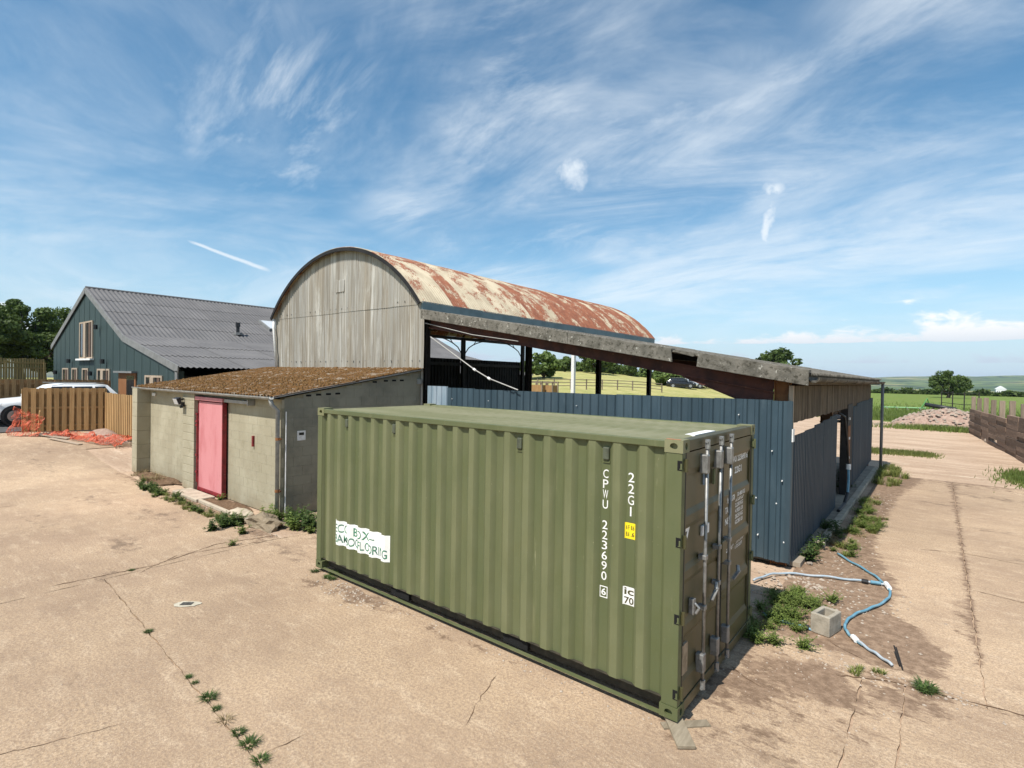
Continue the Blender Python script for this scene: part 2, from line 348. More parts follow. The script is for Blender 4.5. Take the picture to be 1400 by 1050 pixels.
    P['moss'] = pm('brown_moss', (.165,.085,.027), (.09,.05,.018), 9, rough=1, bump=1, bscale=60, c3=(.26,.18,.06), s3=22, l3=.58, h3=.68, bdist=.02)
    P['pink'] = pm('faded_red_paint', (.56,.225,.235), (.46,.145,.155), 1.6, .42, .72, rough=.55, c3=(.38,.085,.09), s3=4, l3=.62, h3=.8, sc=(1.5,1,.6))
    P['red'] = pm('dark_red_paint', (.24,.022,.028), (.16,.018,.022), 6, rough=.5, c3=(.42,.10,.10), s3=12)
    P['gutter'] = pm('grey_gutter', (.34,.34,.32), (.24,.24,.225), 6, rough=.6, bump=.2)
    P['greymetal'] = pm('grey_metal', (.30,.29,.27), (.36,.35,.33), 5, rough=.55, metal=.2)
    P['lamp_black'] = pm('black_lamp_body', (.02,.02,.022), rough=.4); P['lens'] = pm('lamp_glass', (.55,.57,.58), rough=.15)
    # barn sheets
    m, t = newmat('weathered_galvanised')
    st = t.noise(1.1, 6, .6, (3.2,1,.25)); col = t.mix(t.ramp(st, .36, .66), (.315,.28,.225), (.36,.345,.31))
    col = t.mix(t.ramp(t.noise(1.2, 7, .65, (2.6,1,.5), (3,0,8)), .52, .72), col, (.52,.50,.45))
    col = t.mix(t.ramp(t.noise(2.8, 7, .7, (2.5,1,.35), (1,0,3)), .6, .8, 0, .6), col, (.20,.155,.10))
    col = t.mix(t.ramp(t.noise(2.4, 8, .72, (1.6,1,.5), (8,0,3)), .58, .76, 0, .65), col, (.235,.135,.07))
    col = t.mix(t.ramp(t.noise(5.5, 4, .6, (2.2,1,.06), (1,0,3)), .44, .62, 0, .62), col, (.20,.168,.125)); col = t.mix(t.ramp(t.noise(7, 4, .6, (2.2,1,.05), (6,0,3)), .52, .66, 0, .6), col, (.60,.58,.53)); col = t.val(col, t.ramp(t.rnd(), 0, 1, .93, 1.05)); t.fin(col, .62, None, .25, .4); P['gable'] = m
    m, t = newmat('rusted_roof_sheet'); sep = t.n('ShaderNodeSeparateXYZ'); t.L.new(t.pos, sep.inputs[0])
    col = t.mix(t.ramp(t.noise(1.3, 6, .6, (1,1.4,1)), .36, .66), (.50,.43,.315), (.38,.32,.23))
    col = t.mix(t.ramp(t.noise(9, 6, .7), .58, .75, 0, .6), col, (.33,.27,.19))
    rn = t.m('ADD', t.m('MULTIPLY', t.noise(1.1, 9, .74, (1.3,1.5,1.3)), 1.25), t.m('MULTIPLY', t.rnd(), .26))
    rn = t.m('ADD', rn, t.ramp(sep.outputs[1], 5, 16, -.035, .085))
    rn = t.m('ADD', rn, t.m('MULTIPLY', t.m('SUBTRACT', t.noise(20, 5, .75, (.9,1.6,.9)), .5), .5))
    rc = t.mix(t.ramp(t.noise(4, 6, .65), .35, .68), (.275,.105,.058), (.19,.072,.044)); rc = t.mix(t.ramp(t.noise(16, 5, .7), .55, .72, 0, .6), rc, (.45,.20,.10))
    col = t.mix(t.ramp(rn, .70, .83), col, rc); t.fin(col, .78, None, .1, .3); P['rustroof'] = m
    P['fascia'] = pm('blue_grey_fascia', (.185,.235,.25), (.14,.185,.20), 2, rough=.5, metal=.2, c3=(.10,.13,.14), s3=5)
    m, t = newmat('lichen_cement')
    col = t.mix(t.ramp(t.noise(2.4, 8, .7), .36, .66), (.195,.178,.15), (.105,.097,.08)); col = t.mix(t.ramp(t.noise(11, 7, .75), .50, .64), col, (.055,.050,.038))
    col = t.mix(t.ramp(t.noise(8, 6, .7, off=(5,5,5)), .6, .68, 0, .85), col, (.50,.48,.42)); col = t.val(col, t.ramp(t.rnd(), 0, 1, .92, 1.07))
    t.fin(col, .95, t.bump(t.noise(30, 7, .75), .8, .015), 0, .15); P['lichen'] = m
    P['rustbeam'] = pm('red_oxide_steel', (.105,.035,.024), (.06,.022,.017), 4, rough=.7, c3=(.17,.07,.04), s3=9)
    P['blacksteel'] = pm('blackened_steel', (.018,.016,.015), (.03,.025,.022), 4, rough=.7)
    P['blacksheet'] = pm('dark_cladding', (.016,.016,.017), (.026,.025,.025), 2, rough=.75, spec=.2)
    P['rustpost'] = pm('rusty_brown_post', (.22,.095,.035), (.15,.06,.025), 6, rough=.8)
    # blue box-profile sheets
    m, t = newmat('blue_sheet')
    col = t.mix(t.ramp(t.noise(1.5, 6, .6, (1.5,1.5,.3)), .38, .68), (.030,.054,.070), (.046,.074,.092))
    col = t.mix(t.ramp(t.noise(4, 7, .68, (1,1,.4), (3,1,2)), .58, .78, 0, .5), col, (.095,.13,.148)); col = t.val(col, t.ramp(t.rnd(), 0, 1, .86, 1.12))
    t.fin(col, .5, t.bump(t.noise(3, 3, .5), .15, .02), 0, .45); P['blue'] = m
    P['pale_blue'] = pm('chalked_blue_sheet', (.20,.27,.32), (.28,.34,.385), 3, rough=.6, sc=(1,1,.3), c3=(.10,.15,.19), s3=8, l3=.6, h3=.75)
    P['blue_side'] = pm('dark_blue_sheet', (.038,.056,.074), (.05,.07,.088), 2, rough=.5, c3=(.11,.14,.16), s3=7, sc=(1,1,.3), l3=.62, h3=.8)
    m, t = newmat('weathered_board')
    g = t.noise(3.2, 7, .65, (6,6,.5)); col = t.mix(t.ramp(g, .35, .68), (.075,.056,.037), (.165,.13,.088)); col = t.mix(t.ramp(t.noise(1.8, 6, .7, (3,3,.6), (4,4,2)), .5, .72, 0, .75), col, (.045,.036,.026))
    col = t.val(col, t.ramp(t.rnd(), 0, 1, .78, 1.2)); t.fin(col, .9, t.bump(g, .5, .01), 0, .2); P['board'] = m
    def wood(name, a, b, c, axis=(6,6,.5), rv=.14):
        m, t = newmat(name); g = t.noise(3.5, 7, .65, axis); col = t.mix(t.ramp(g, .35, .68), a, b); col = t.mix(t.ramp(t.noise(6, 5, .6, axis, (3,3,3)), .6, .78, 0, .7), col, c)
        col = t.val(col, t.ramp(t.rnd(), 0, 1, 1-rv, 1+rv)); t.fin(col, .85, t.bump(g, .35, .008), 0, .2); return m
    P['fence'] = wood('fence_timber', (.33,.20,.088), (.42,.27,.125), (.22,.125,.055))
    P['fence_dark'] = wood('older_fence_timber', (.26,.155,.07), (.33,.20,.095), (.17,.10,.045))
    P['fence_back'] = wood('yellowed_fence_timber', (.30,.215,.085), (.38,.28,.12), (.21,.145,.055))
    P['sleeper'] = wood('sleeper_timber', (.155,.105,.075), (.235,.165,.12), (.075,.05,.036), (.8,.8,7), .3)
    P['oldpost'] = wood('weathered_post', (.17,.135,.10), (.235,.19,.145), (.13,.10,.07), (6,6,.5), .2)
    P['plank'] = wood('grey_plank', (.20,.165,.115), (.28,.235,.17), (.12,.095,.065), (6,1,6), .1)
    P['oak'] = wood('brown_door_timber', (.20,.085,.035), (.25,.115,.05), (.13,.05,.022), rv=.05)
    P['frame_wood'] = wood('pale_window_timber', (.34,.26,.19), (.42,.34,.26), (.26,.2,.14), rv=.04)
    P['housewall'] = pm('dark_green_cladding', (.027,.046,.045), (.035,.056,.054), 2, rough=.6, sc=(3,3,.3))
    m, t = newmat('grey_fibre_roof'); col = t.mix(t.ramp(t.noise(.8, 6, .6), .36, .68), (.112,.108,.108), (.138,.132,.13)); col = t.val(col, t.ramp(t.rnd(), 0, 1, .95, 1.05)); t.fin(col, .75, None, 0, .3); P['fibreroof'] = m
    m, t = newmat('window_glass'); t.fin((.02,.024,.026), .06, None, 0, .7); P['glass'] = m
    P['curtain'] = pm('dark_brown_blind', (.12,.075,.05), (.09,.055,.04), 4, rough=.9)
    P['trim'] = pm('grey_trim', (.20,.20,.195), (.16,.16,.155), 3, rough=.7)
    P['orange'] = pm('orange_netting', (.62,.13,.06), (.48,.10,.055), 5, rough=.6)
    P['bluepipe'] = pm('blue_water_pipe', (.10,.25,.34), (.19,.33,.40), 6, rough=.45, c3=(.25,.27,.27), s3=9, l3=.58, h3=.72)
    P['palepipe'] = pm('dusty_pale_pipe', (.38,.42,.45), (.28,.36,.42), 6, rough=.6)
    P['conc_block'] = pm('grey_concrete_block', (.36,.32,.255), (.27,.24,.19), 10, rough=.95, bump=1, bscale=60, c3=(.19,.17,.12), s3=14)
    P['rock'] = pm('broken_concrete', (.25,.195,.13), (.165,.13,.085), 5, rough=.95, bump=1, bscale=30, c3=(.36,.32,.26), s3=9, bdist=.02)
    P['stone'] = pm('loose_stone', (.42,.35,.28), (.30,.24,.19), 30, rough=.95, rnd=.25)
    P['rubble'] = pm('rubble_earth', (.30,.20,.155), (.40,.29,.225), 3, rough=.95, bump=1, bscale=12, c3=(.50,.40,.32), s3=16, bdist=.05)
    P['litter'] = pm('dead_leaves', (.105,.06,.032), (.17,.105,.06), 18, rough=.95, bump=1, bscale=50)
    P['kerb'] = pm('kerb_concrete', (.44,.375,.285), (.34,.285,.215), 4, rough=.95, bump=.7, bscale=40)
    P['slabdark'] = pm('lean_to_floor', (.30,.25,.19), (.21,.175,.135), 3, rough=.95, bump=.6)
    P['drain'] = pm('drain_iron', (.10,.095,.085), (.06,.058,.052), 20, rough=.8); P['drainrim'] = pm('pale_mortar_collar', (.50,.45,.35), (.40,.36,.28), 12, rough=.9, bump=.5)
    P['carwhite'] = pm('white_car_paint', (.80,.81,.81), rough=.22, spec=.6); P['carblack'] = pm('black_car_paint', (.012,.013,.015), rough=.2, spec=.6); P['carsilver'] = pm('silver_car_paint', (.55,.57,.58), rough=.25, metal=.5)
    P['tyre'] = pm('tyre_rubber', (.015,.015,.015), rough=.85); P['alloy'] = pm('alloy_wheel', (.45,.45,.46), rough=.3, metal=.8)
    P['yellowbag'] = pm('yellow_sack', (.62,.48,.08), (.5,.38,.06), 5, rough=.7); P['blackplastic'] = pm('black_plastic', (.02,.02,.022), (.035,.035,.037), 5, rough=.45)
    P['greenpaint'] = pm('green_implement_paint', (.06,.20,.045), (.10,.27,.07), 5, rough=.5)
    def leafm(name, a, b, c, tr=.25):
        m, t = newmat(name); col = t.mix(t.attr('tone'), a, b); col = t.mix(t.ramp(t.noise(3, 4, .6), .45, .7, 0, .6), col, c)
        col = t.val(col, t.ramp(t.rnd(), 0, 1, .85, 1.15))
        t.fin(col, .6, None, 0, .3); tl = t.n('ShaderNodeBsdfTranslucent'); t.L.new(col, tl.inputs[0]); mx = t.n('ShaderNodeMixShader'); mx.inputs[0].default_value = tr
        o = [n for n in t.nt.nodes if n.type == 'OUTPUT_MATERIAL'][0]; t.L.new(t.b.outputs[0], mx.inputs[1]); t.L.new(tl.outputs[0], mx.inputs[2]); t.L.new(mx.outputs[0], o.inputs[0]); return m
    P['leaf_tree'] = leafm('tree_leaves', (.042,.075,.016), (.115,.165,.034), (.065,.11,.024), .35)
    P['leaf_far'] = leafm('hedge_leaves', (.050,.088,.018), (.125,.175,.04), (.075,.12,.026))
    P['leaf_weed'] = leafm('weed_leaves', (.085,.135,.026), (.20,.255,.06), (.15,.17,.045), .3)
    P['leaf_dark'] = leafm('dark_weed_leaves', (.04,.078,.02), (.10,.15,.038), (.075,.10,.026), .25)
    P['blade'] = leafm('grass_blades', (.10,.14,.03), (.25,.27,.075), (.19,.18,.06), .3)
    P['dry'] = leafm('dry_stems', (.20,.15,.07), (.33,.26,.13), (.14,.10,.05), .2)
    P['bark'] = pm('bark', (.055,.042,.03), (.09,.07,.05), 6, rough=.95, bump=1, bscale=20)
mats(); P = PAL

# ------------------------------------------------------------------ terrain
LX = [-9000,-60,-46,-31,-28,-26,-22,-20,-18.2,9000]; LZ = [2.4,1.9,1.3,1.02,.9,.66,.36,.14,0,0]
def zt(x, y):
    x = np.asarray(x, float); y = np.asarray(y, float)
    a = np.interp(x, LX, LZ)
    r = (1.8-x)/np.maximum(y+8, 6); w = S((r-.15)/.5)
    b = 3.1*w*S((y-22)/95)*S((y-10)/14)
    d = np.hypot(x, y)
    fall = -42*S((d-215)/650)*S((1.3-r)/.6+.35)
    hill = S((d-1400)/4200)*(86 + 20*np.sin(x*.0011+1.3) + 12*np.sin(x*.0031+y*.0012) + 6*np.sin(x*.0083-y*.004))
    return a + b + fall + hill
def build_terrain():
    def ax(lo, hi, step):
        c = list(np.arange(lo, hi+.01, step)); s = step; p = hi; q = lo; a = []; b = []
        while p < 9000: s *= 1.12; p += s; a.append(p)
        s = step
        while q > -9000: s *= 1.12; q -= s; b.append(q)
        return np.array(b[::-1]+c+a)
    xs = ax(-64, 20, 1.); ys = ax(-14, 110, 1.25); XX, YY = np.meshgrid(xs, ys); Zg = zt(XX, YY)
    yard = S((XX+66)/4)*S((22-XX)/4)*S((YY+16)/3)*S((62-YY)/8); far = 1-yard
    Zg = Zg - .07*yard + far*.05*np.sin(XX*.9)*np.cos(YY*.7)*S((300-np.hypot(XX, YY))/100)
    mb = MB(); mb.grid([[(XX[i,j], YY[i,j], Zg[i,j]) for j in range(len(xs))] for i in range(len(ys))])
    struct(mb.build('ground', P['terrain'], smooth=True))
build_terrain()

DBLOB = [(.3,1.1,.75,.7,.8),(.75,1.7,.8,.6,1.),(1.5,1.9,.7,.35,.8),(-.1,.2,.45,.5,.6),(.6,.3,.5,.5,.55),(1.2,.9,.4,.5,.5),(-4.7,-.18,.8,.26,.85),(-5.6,-.35,.4,.25,.6),(-2.9,-.16,.5,.14,.5),(-12.3,.45,3.2,.28,.9),(-16.5,.7,2.2,.55,.8),(-8.7,.5,.8,.55,.8),(-7.2,1.2,1.,.7,.6),(-8.3,.1,.5,.35,.4),(1.6,2.25,.6,.18,.9),(2.3,2.35,1.,.1,.6),(-3.5,-.1,3.,.1,.5)]
SBLOB = [(-11.5,-.5,2.2,.7,.5),(-9.8,-1.6,1.1,.5,.6),(-7.3,.2,1.3,.5,.55),(-6.6,-.9,.9,.35,.4),(-13,-2.3,2.,.5,.45),(.6,.2,.9,.6,.4),(-.4,-1.1,.9,.5,.35),(-8.3,-2.2,.5,.7,.5),(1.1,-.2,.5,1.,.3),(2.8,11,1.2,.35,.55),(3.2,8.6,1.6,.3,.5),(1.8,13.5,1.1,.35,.6),(3.,15.5,2.,.5,.6),(3.4,5.5,.8,.2,.45),(-20,-1,3,.6,.45),(-17,-3,2,.7,.45),(-14.5,-1,1.6,.4,.55),(-4.8,-3.3,1.5,.5,.3),(-6,-3.8,1.2,.8,.3),(-23,-.5,2.5,.5,.5),(-12,-3.4,2.2,.5,.4)]
EX = [2.3,3.4,4.0,4.3,5.7,6.6,7.7,9.5,11.5,14,17.5]; EV = [1.85,2.0,1.7,1.42,1.42,1.15,.95,.9,.95,1.05,1.5]
def attrs(x, y):
    d = np.zeros_like(x); s = np.zeros_like(x)
    for cx, cy, rx, ry, k in DBLOB: d = np.maximum(d, k*np.exp(-((x-cx)/rx)**2-((y-cy)/ry)**2))
    for cx, cy, rx, ry, k in SBLOB: s = np.maximum(s, k*np.exp(-((x-cx)/rx)**2-((y-cy)/ry)**2))
    e = np.interp(y, EX, EV); right = S((e-x)/.5+.5)*S((y-2.3)/.5)*(x > -.6); d = np.maximum(d, right*.95)
    d = np.maximum(d, .75*np.exp(-((x-2.25)/.06)**2)*S((y-2.7)/1.)*(y < 20))
    d = np.maximum(d, .55*np.exp(-((x-2.12)/.13)**2)*S((y-3.6)/1.)*S((8-y)/3))
    d = np.maximum(d, .8*S((y-15.2)/4)*(x > -.5))
    return d, s
yard = bpy.data.objects.new('yard', None); COL.objects.link(yard); struct(yard)
def slab(x0, x1, y0, y1, step):
    g = .006; x0 += g; x1 -= g; y0 += g; y1 -= g
    nx = max(2, int((x1-x0)/step)+1); ny = max(2, int((y1-y0)/step)+1)
    xs = np.linspace(x0, x1, nx); ys = np.linspace(y0, y1, ny); XX, YY = np.meshgrid(xs, ys)
    YY = YY - .061*(np.clip(XX,-12,1)+5.15)*np.clip(1-np.abs(YY+2.5)/4, 0, 1)
    jx = XX.copy(); jy = YY.copy()
    wob = .007*np.sin(YY*9+x0*3)+.005*np.sin(YY*23+1); jx[:,0] += wob[:,0]; jx[:,-1] += wob[:,-1]
    wob = .007*np.sin(XX*8+y0*5)+.005*np.sin(XX*21+2); jy[0] += wob[0]; jy[-1] += wob[-1]
    ZZ = zt(XX, YY) + .004*np.sin(XX*1.3+YY*.7)
    top = np.stack([jx, jy, ZZ], -1)
    rim = top.copy(); rim[1:-1,1:-1] = np.nan
    mb = MB(); mb.grid(top.tolist())
    loop = [(0,j) for j in range(nx)] + [(i,nx-1) for i in range(1,ny)] + [(ny-1,j) for j in range(nx-2,-1,-1)] + [(i,0) for i in range(ny-2,0,-1)]
    o = len(mb.v); mb.v += [(top[i,j,0], top[i,j,1], top[i,j,2]-.06) for i, j in loop]; n = len(loop)
    mb.f += [(loop[k][0]*nx+loop[k][1], o+k, o+(k+1) % n, loop[(k+1) % n][0]*nx+loop[(k+1) % n][1]) for k in range(n)]
    ob = mb.build('concrete_slab', P['concrete'], yard)
    va = np.array(mb.v); d, s = attrs(va[:,0], va[:,1])
    for nm, a in (('dirt', d), ('stain', s)):
        at = ob.data.attributes.new(nm, 'FLOAT', 'POINT'); at.data.foreach_set('value', a.astype(np.float32))
def build_yard():
    for a, b in ((-26.3,-22),(-22,-15),(-15,-8.1)): slab(a, b, -9, 2.3 if b < -21 else .42, .16 if a > -16 else .3)
    for a, b in ((-8.1,1.23),(1.23,1.6),(1.6,9)): slab(a, b, -2.5, 2.3, .09)
    for a, b in ((-8.1,2),(2,9)): slab(a, b, -9, -2.5, .1)
    for y0, y1, st in ((2.3,7.2,.09),(7.2,12.6,.12),(12.6,18,.2)):
        slab(-.05 if y0 < 5 else .3, 2.25, y0, y1, st); slab(2.25, 6.4, y0, y1, st); slab(6.4, 10.5, y0, y1, .4)
    slab(-26.3, -21, 2.3, 3.6, .4)
build_yard()
def build_dirt():
    xs = np.arange(-62, 18.1, .7); ys = np.arange(-12, 58.1, .7); XX, YY = np.meshgrid(xs, ys)
    ed = 52 + 3*np.sin(XX*.5) + 1.5*np.sin(XX*1.7)
    keep = (YY < ed) & ((XX > -9.5) | (YY < 5))
    Z = zt(XX, YY) - .022 + .03*np.sin(XX*1.1+.3)*np.sin(YY*.6)*S((YY-19)/5)
    mb = MB(); m = len(xs); mb.v = [(XX[i,j], YY[i,j], Z[i,j]) for i in range(len(ys)) for j in range(m)]
    mb.f = [(i*m+j, i*m+j+1, (i+1)*m+j+1, (i+1)*m+j) for i in range(len(ys)-1) for j in range(m-1) if keep[i,j] and not (XX[i,j] < -27 and YY[i,j] > -2.5 and False)]
    struct(mb.build('earth_track', P['earth'], smooth=True))
    xs = np.arange(-60, -26.2, .55); ys = np.arange(-12, 3.7, .6); XX, YY = np.meshgrid(xs, ys); Z = zt(XX, YY)+.012
    struct(MB().grid(np.stack([XX,YY,Z],-1).tolist()).build('tarmac_apron', P['tarmac']))
build_dirt()
def crack(pts, w=.012):
    c = []
    for (a, b) in zip(pts[:-1], pts[1:]):
        n = max(2, int(math.hypot(b[0]-a[0], b[1]-a[1])/.06))
        for i in range(n): t = i/n; c.append((a[0]+(b[0]-a[0])*t+random.gauss(0,.008), a[1]+(b[1]-a[1])*t+random.gauss(0,.008)))
    c.append(pts[-1]); L_ = []; R_ = []
    for i, p in enumerate(c):
        q = c[min(i+1,len(c)-1)]; o = c[max(i-1,0)]; d = Vector((q[0]-o[0], q[1]-o[1], 0)).normalized(); n = Vector((-d.y, d.x, 0)); k = w*random.uniform(.05,.5)*(1 if 0 < i < len(c)-1 else .1)
        z = float(zt(*p))+.0045+.004*math.sin(p[0]*1.3+p[1]*.7); L_.append((p[0]+n.x*k, p[1]+n.y*k, z)); R_.append((p[0]-n.x*k, p[1]-n.y*k, z))
    MB().grid([L_, R_]).build('crack', P['litter'], yard)
crack([(-1.83,-.42),(-1.7,-.8),(-1.51,-1.23)]); crack([(-8.35,-2.95),(-8.2,-1.6),(-8.6,-.5),(-8.3,.5)], .03); crack([(-8.0,-1.9),(-8.45,-1.2),(-8.1,.3),(-7.9,1.1)], .02)
crack([(.07,1.41),(.25,1.28),(.44,1.21)], .015); crack([(1.0,2.0),(1.48,2.26),(1.83,2.27),(2.35,2.38),(4,2.5)], .03); crack([(-4.3,-4.2),(-4.04,-3.56),(-3.9,-3.2)], .008); crack([(-2.55,-2.6),(-2.5,-2.2)], .012)
crack([(.75,2.9),(.9,2.75),(1.2,2.6)], .012); crack([(2.3,6.2),(3.2,6.0),(4.5,6.3)], .02); crack([(1.6,8.2),(2.2,8.5),(3.6,8.3)], .02)

# ------------------------------------------------------------------ lettering
def text_poly(body, size, bold=.0, width=1.):
    c = bpy.data.curves.new('lettering', 'FONT'); c.body = body; c.size = size; c.offset = bold; c.resolution_u = 3; c.align_x = 'LEFT'
    o = bpy.data.objects.new('lettering', c); COL.objects.link(o); dg = bpy.context.evaluated_depsgraph_get(); dg.update()
    me = bpy.data.meshes.new_from_object(o.evaluated_get(dg)); vs = [(v.co.x*width, v.co.y) for v in me.vertices]; fs = [tuple(p.vertices) for p in me.polygons]
    bpy.data.objects.remove(o); bpy.data.meshes.remove(me); bpy.data.curves.remove(c); return vs, fs
def text_box(body, x0, x1, z0, z1, bold=0.):
    vs, fs = text_poly(body, 1, bold); a = np.array(vs); lo = a.min(0); hi = a.max(0); a = (a-lo)/(hi-lo)
    return [(x0+(x1-x0)*u, z0+(z1-z0)*v) for u, v in a], fs

# ------------------------------------------------------------------ shipping container
B0 = .06; CL, CW, CH = 6.058, 2.438, 2.591
PITCH, DEP = .282, .045; HALFIN, SLOPE = .046, .056
def yprof(x):
    t = (-x-.25+PITCH/2) % PITCH - PITCH/2; t = abs(t)
    if x > -.165 or x < -5.90: return .008
    return .008 + DEP*max(0., min(1., 1-(t-HALFIN)/SLOPE))
def folds(x0, x1):
    f = []
    for k in range(-1, 24):
        c = -.25-PITCH*k
        for d in (-HALFIN-SLOPE, -HALFIN, HALFIN, HALFIN+SLOPE):
            if x0 < c+d < x1 and -5.90 < c+d < -.165: f.append(c+d)
    return sorted(f)
def drape(vs, fs, off, name, mat, parent):
    bm = bmesh.new(); bv = [bm.verts.new((x, 0, z)) for x, z in vs]
    for f in fs:
        try: bm.faces.new([bv[i] for i in f])
        except ValueError: pass
    xs = [v[0] for v in vs]
    for fx in folds(min(xs), max(xs)): bmesh.ops.bisect_plane(bm, geom=bm.verts[:]+bm.edges[:]+bm.faces[:], plane_co=(fx,0,0), plane_no=(1,0,0))
    for v in bm.verts: v.co.y = yprof(v.co.x) - off
    me = bpy.data.meshes.new(name); bm.to_mesh(me); bm.free(); me.materials.append(mat)
    o = Vector(wloc(parent)); me.transform(Matrix.Translation(-o)); return put(me, name, parent)
def holed_face(mb, c, u, v, n, hu, hv, eu, ev, depth):
    c, u, v, n = map(Vector, (c, u, v, n)); out = []; inn = []; bk = []
    sq = [(1,0),(1,.5),(1,1),(.5,1),(0,1),(-.5,1),(-1,1),(-1,.5),(-1,0),(-1,-.5),(-1,-1),(-.5,-1),(0,-1),(.5,-1),(1,-1),(1,-.5)]
    for a, b in sq:
        t = math.atan2(b, a); out.append(c+u*(a*hu)+v*(b*hv)); q = c+u*(math.cos(t)*eu)+v*(math.sin(t)*ev); inn.append(q); bk.append(q-n*depth)
    m = 16; mb.add(out+inn+bk, [(i,(i+1) % m,m+(i+1) % m,m+i) for i in range(m)]+[(m+i,m+(i+1) % m,2*m+(i+1) % m,2*m+i) for i in range(m)]+[tuple(range(2*m,3*m))])
def container():
    t = thing('shipping_container', 'olive green corrugated shipping container standing on the concrete yard', 'container', (-CL/2, CW/2, B0))
    zt_, zb = B0+CH, B0
    def side(y, sgn, name):
        xs = sorted(set([-5.93,-5.90,-.165,-.12] + folds(-5.93,-.12))); rows = []
        for z in (B0+.165, B0+1.3, zt_-.075): rows.append([(x, y+sgn*yprof(x), z) for x in xs])
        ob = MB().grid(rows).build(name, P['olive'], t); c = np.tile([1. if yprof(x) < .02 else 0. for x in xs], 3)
        at = ob.data.attributes.new('crest_light', 'FLOAT', 'POINT'); at.data.foreach_set('value', c.astype(np.float32)); return ob
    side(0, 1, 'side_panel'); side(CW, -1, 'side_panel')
    MB().box(-CL+.02, -CL+.05, .1, CW-.1, B0+.1, zt_-.05).build('end_panel', P['olive'], t)
    # roof with shallow cross corrugations
    xs = np.arange(-5.95, -.14, .0525); rows = []
    for yy in (.055, .12, CW-.12, CW-.055):
        rows.append([(x, yy, zt_-.018-(.0 if k % 4 in (0,1) else .017)*(1 if .1 < yy < CW-.1 else 0)) for k, x in enumerate(xs)])
    rf = MB().grid(rows).build('roof_panel', P['olive_roof'], t)
    pl = MB().box(-.27,-.16,.75,1.40,zt_-.03,zt_-.0145); pl.build('pale_roof_strip', P['white'], rf)
    for y0, y1 in ((.0,.06),(CW-.06,CW)):
        MB().box(-CL+.17,-.17,y0,y1,zt_-.078,zt_-.012).build('top_rail', P['olive'], t, bevel=.006)
        rl = MB(); yy = (.12, .135) if y0 < 1 else (CW-.135, CW-.12)
        rl.box(-CL+.17,-.17,min(yy),max(yy),B0+.022,B0+.160); rl.box(-CL+.17,-.17,.02 if y0 < 1 else CW-.135,.135 if y0 < 1 else CW-.02,B0+.1605,B0+.1645)
        ro = rl.build('bottom_rail', P['dark_shaded_steel'], t)  # rail web coloured dark to paint in the shade below the side panel
        MB().box(-CL+.17,-.17,(.004 if y0 < 1 else CW-.05),(.05 if y0 < 1 else CW-.004),B0+.004,B0+.016).build('rail_lip', P['olive'], ro)
        for a, b in ((-4.2,-3.82),(-2.13,-1.77)):
            MB().box(a, b, (.055 if y0 < 1 else CW-.119), (.119 if y0 < 1 else CW-.055), B0+.035, B0+.145).build('fork_pocket', P['black'], ro)
    MB().box(-CL+.2,-.2,.1,CW-.1,B0+.05,B0+.12).build('floor_frame', P['dark_shaded_steel'], t)
    for x0, x1 in ((-.165, 0), (-CL, -CL+.13)):
        for y0, y1 in ((0,.09),(CW-.09,CW)):
            a, b = (x0, x1-.008) if x1 == 0 else (x0, x1)
            MB().box(a, b, y0+.002 if y0 == 0 else y0, y1 if y0 == 0 else y1-.002, B0+.118, zt_-.118).build('corner_post', P['olive'], t, bevel=.008)
            for z0 in (B0, zt_-.118):
                c = MB(); X0, X1 = (-.178, 0) if x1 == 0 else (-CL, -CL+.178); Y0, Y1 = (-.003, .162) if y0 == 0 else (CW-.162, CW+.003); z1 = z0+.118
                if z0 > 1: z1 += .004
                xf = X1 if x1 == 0 else X0; xo = X0 if x1 == 0 else X1; yf = Y0 if y0 == 0 else Y1; yo = Y1 if y0 == 0 else Y0
                holed_face(c, ((X0+X1)/2, yf, (z0+z1)/2), (1,0,0), (0,0,1), (0,-1 if y0 == 0 else 1,0), .089, (z1-z0)/2, .038, .03, .04)
                holed_face(c, (xf, (Y0+Y1)/2, (z0+z1)/2), (0,1,0), (0,0,1), (1 if x1 == 0 else -1,0,0), .0825, (z1-z0)/2, .028, .034, .04)
                c.add([(X0,Y0,z1),(X1,Y0,z1),(X1,Y1,z1),(X0,Y1,z1)], [(0,1,2,3)]); c.add([(X0,Y0,z0),(X1,Y0,z0),(X1,Y1,z0),(X0,Y1,z0)], [(3,2,1,0)])
                c.add([(xo,Y0,z0),(xo,Y1,z0),(xo,Y1,z1),(xo,Y0,z1)], [(0,1,2,3)]); c.add([(X0,yo,z0),(X1,yo,z0),(X1,yo,z1),(X0,yo,z1)], [(0,1,2,3)])
                co = c.build('corner_casting', P['olive'] if z0 < 1 else P['olive_roof'], t)
                if x1 == 0 and y0 == 0 and z0 > 1: MB().box(-.165,-.03,.005,.03,z1+.001,z1+.003).build('orange_mark', P['orange_mark'], co)
    # door frame
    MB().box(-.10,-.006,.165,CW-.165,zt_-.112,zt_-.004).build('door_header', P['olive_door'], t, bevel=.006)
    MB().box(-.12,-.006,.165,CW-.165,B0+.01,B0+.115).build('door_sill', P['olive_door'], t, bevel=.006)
    # doors: panel with horizontal troughs, sealing strip, rods, hinges
    d0, d1 = B0+.125, zt_-.125; H = d1-d0
    DPROF = []
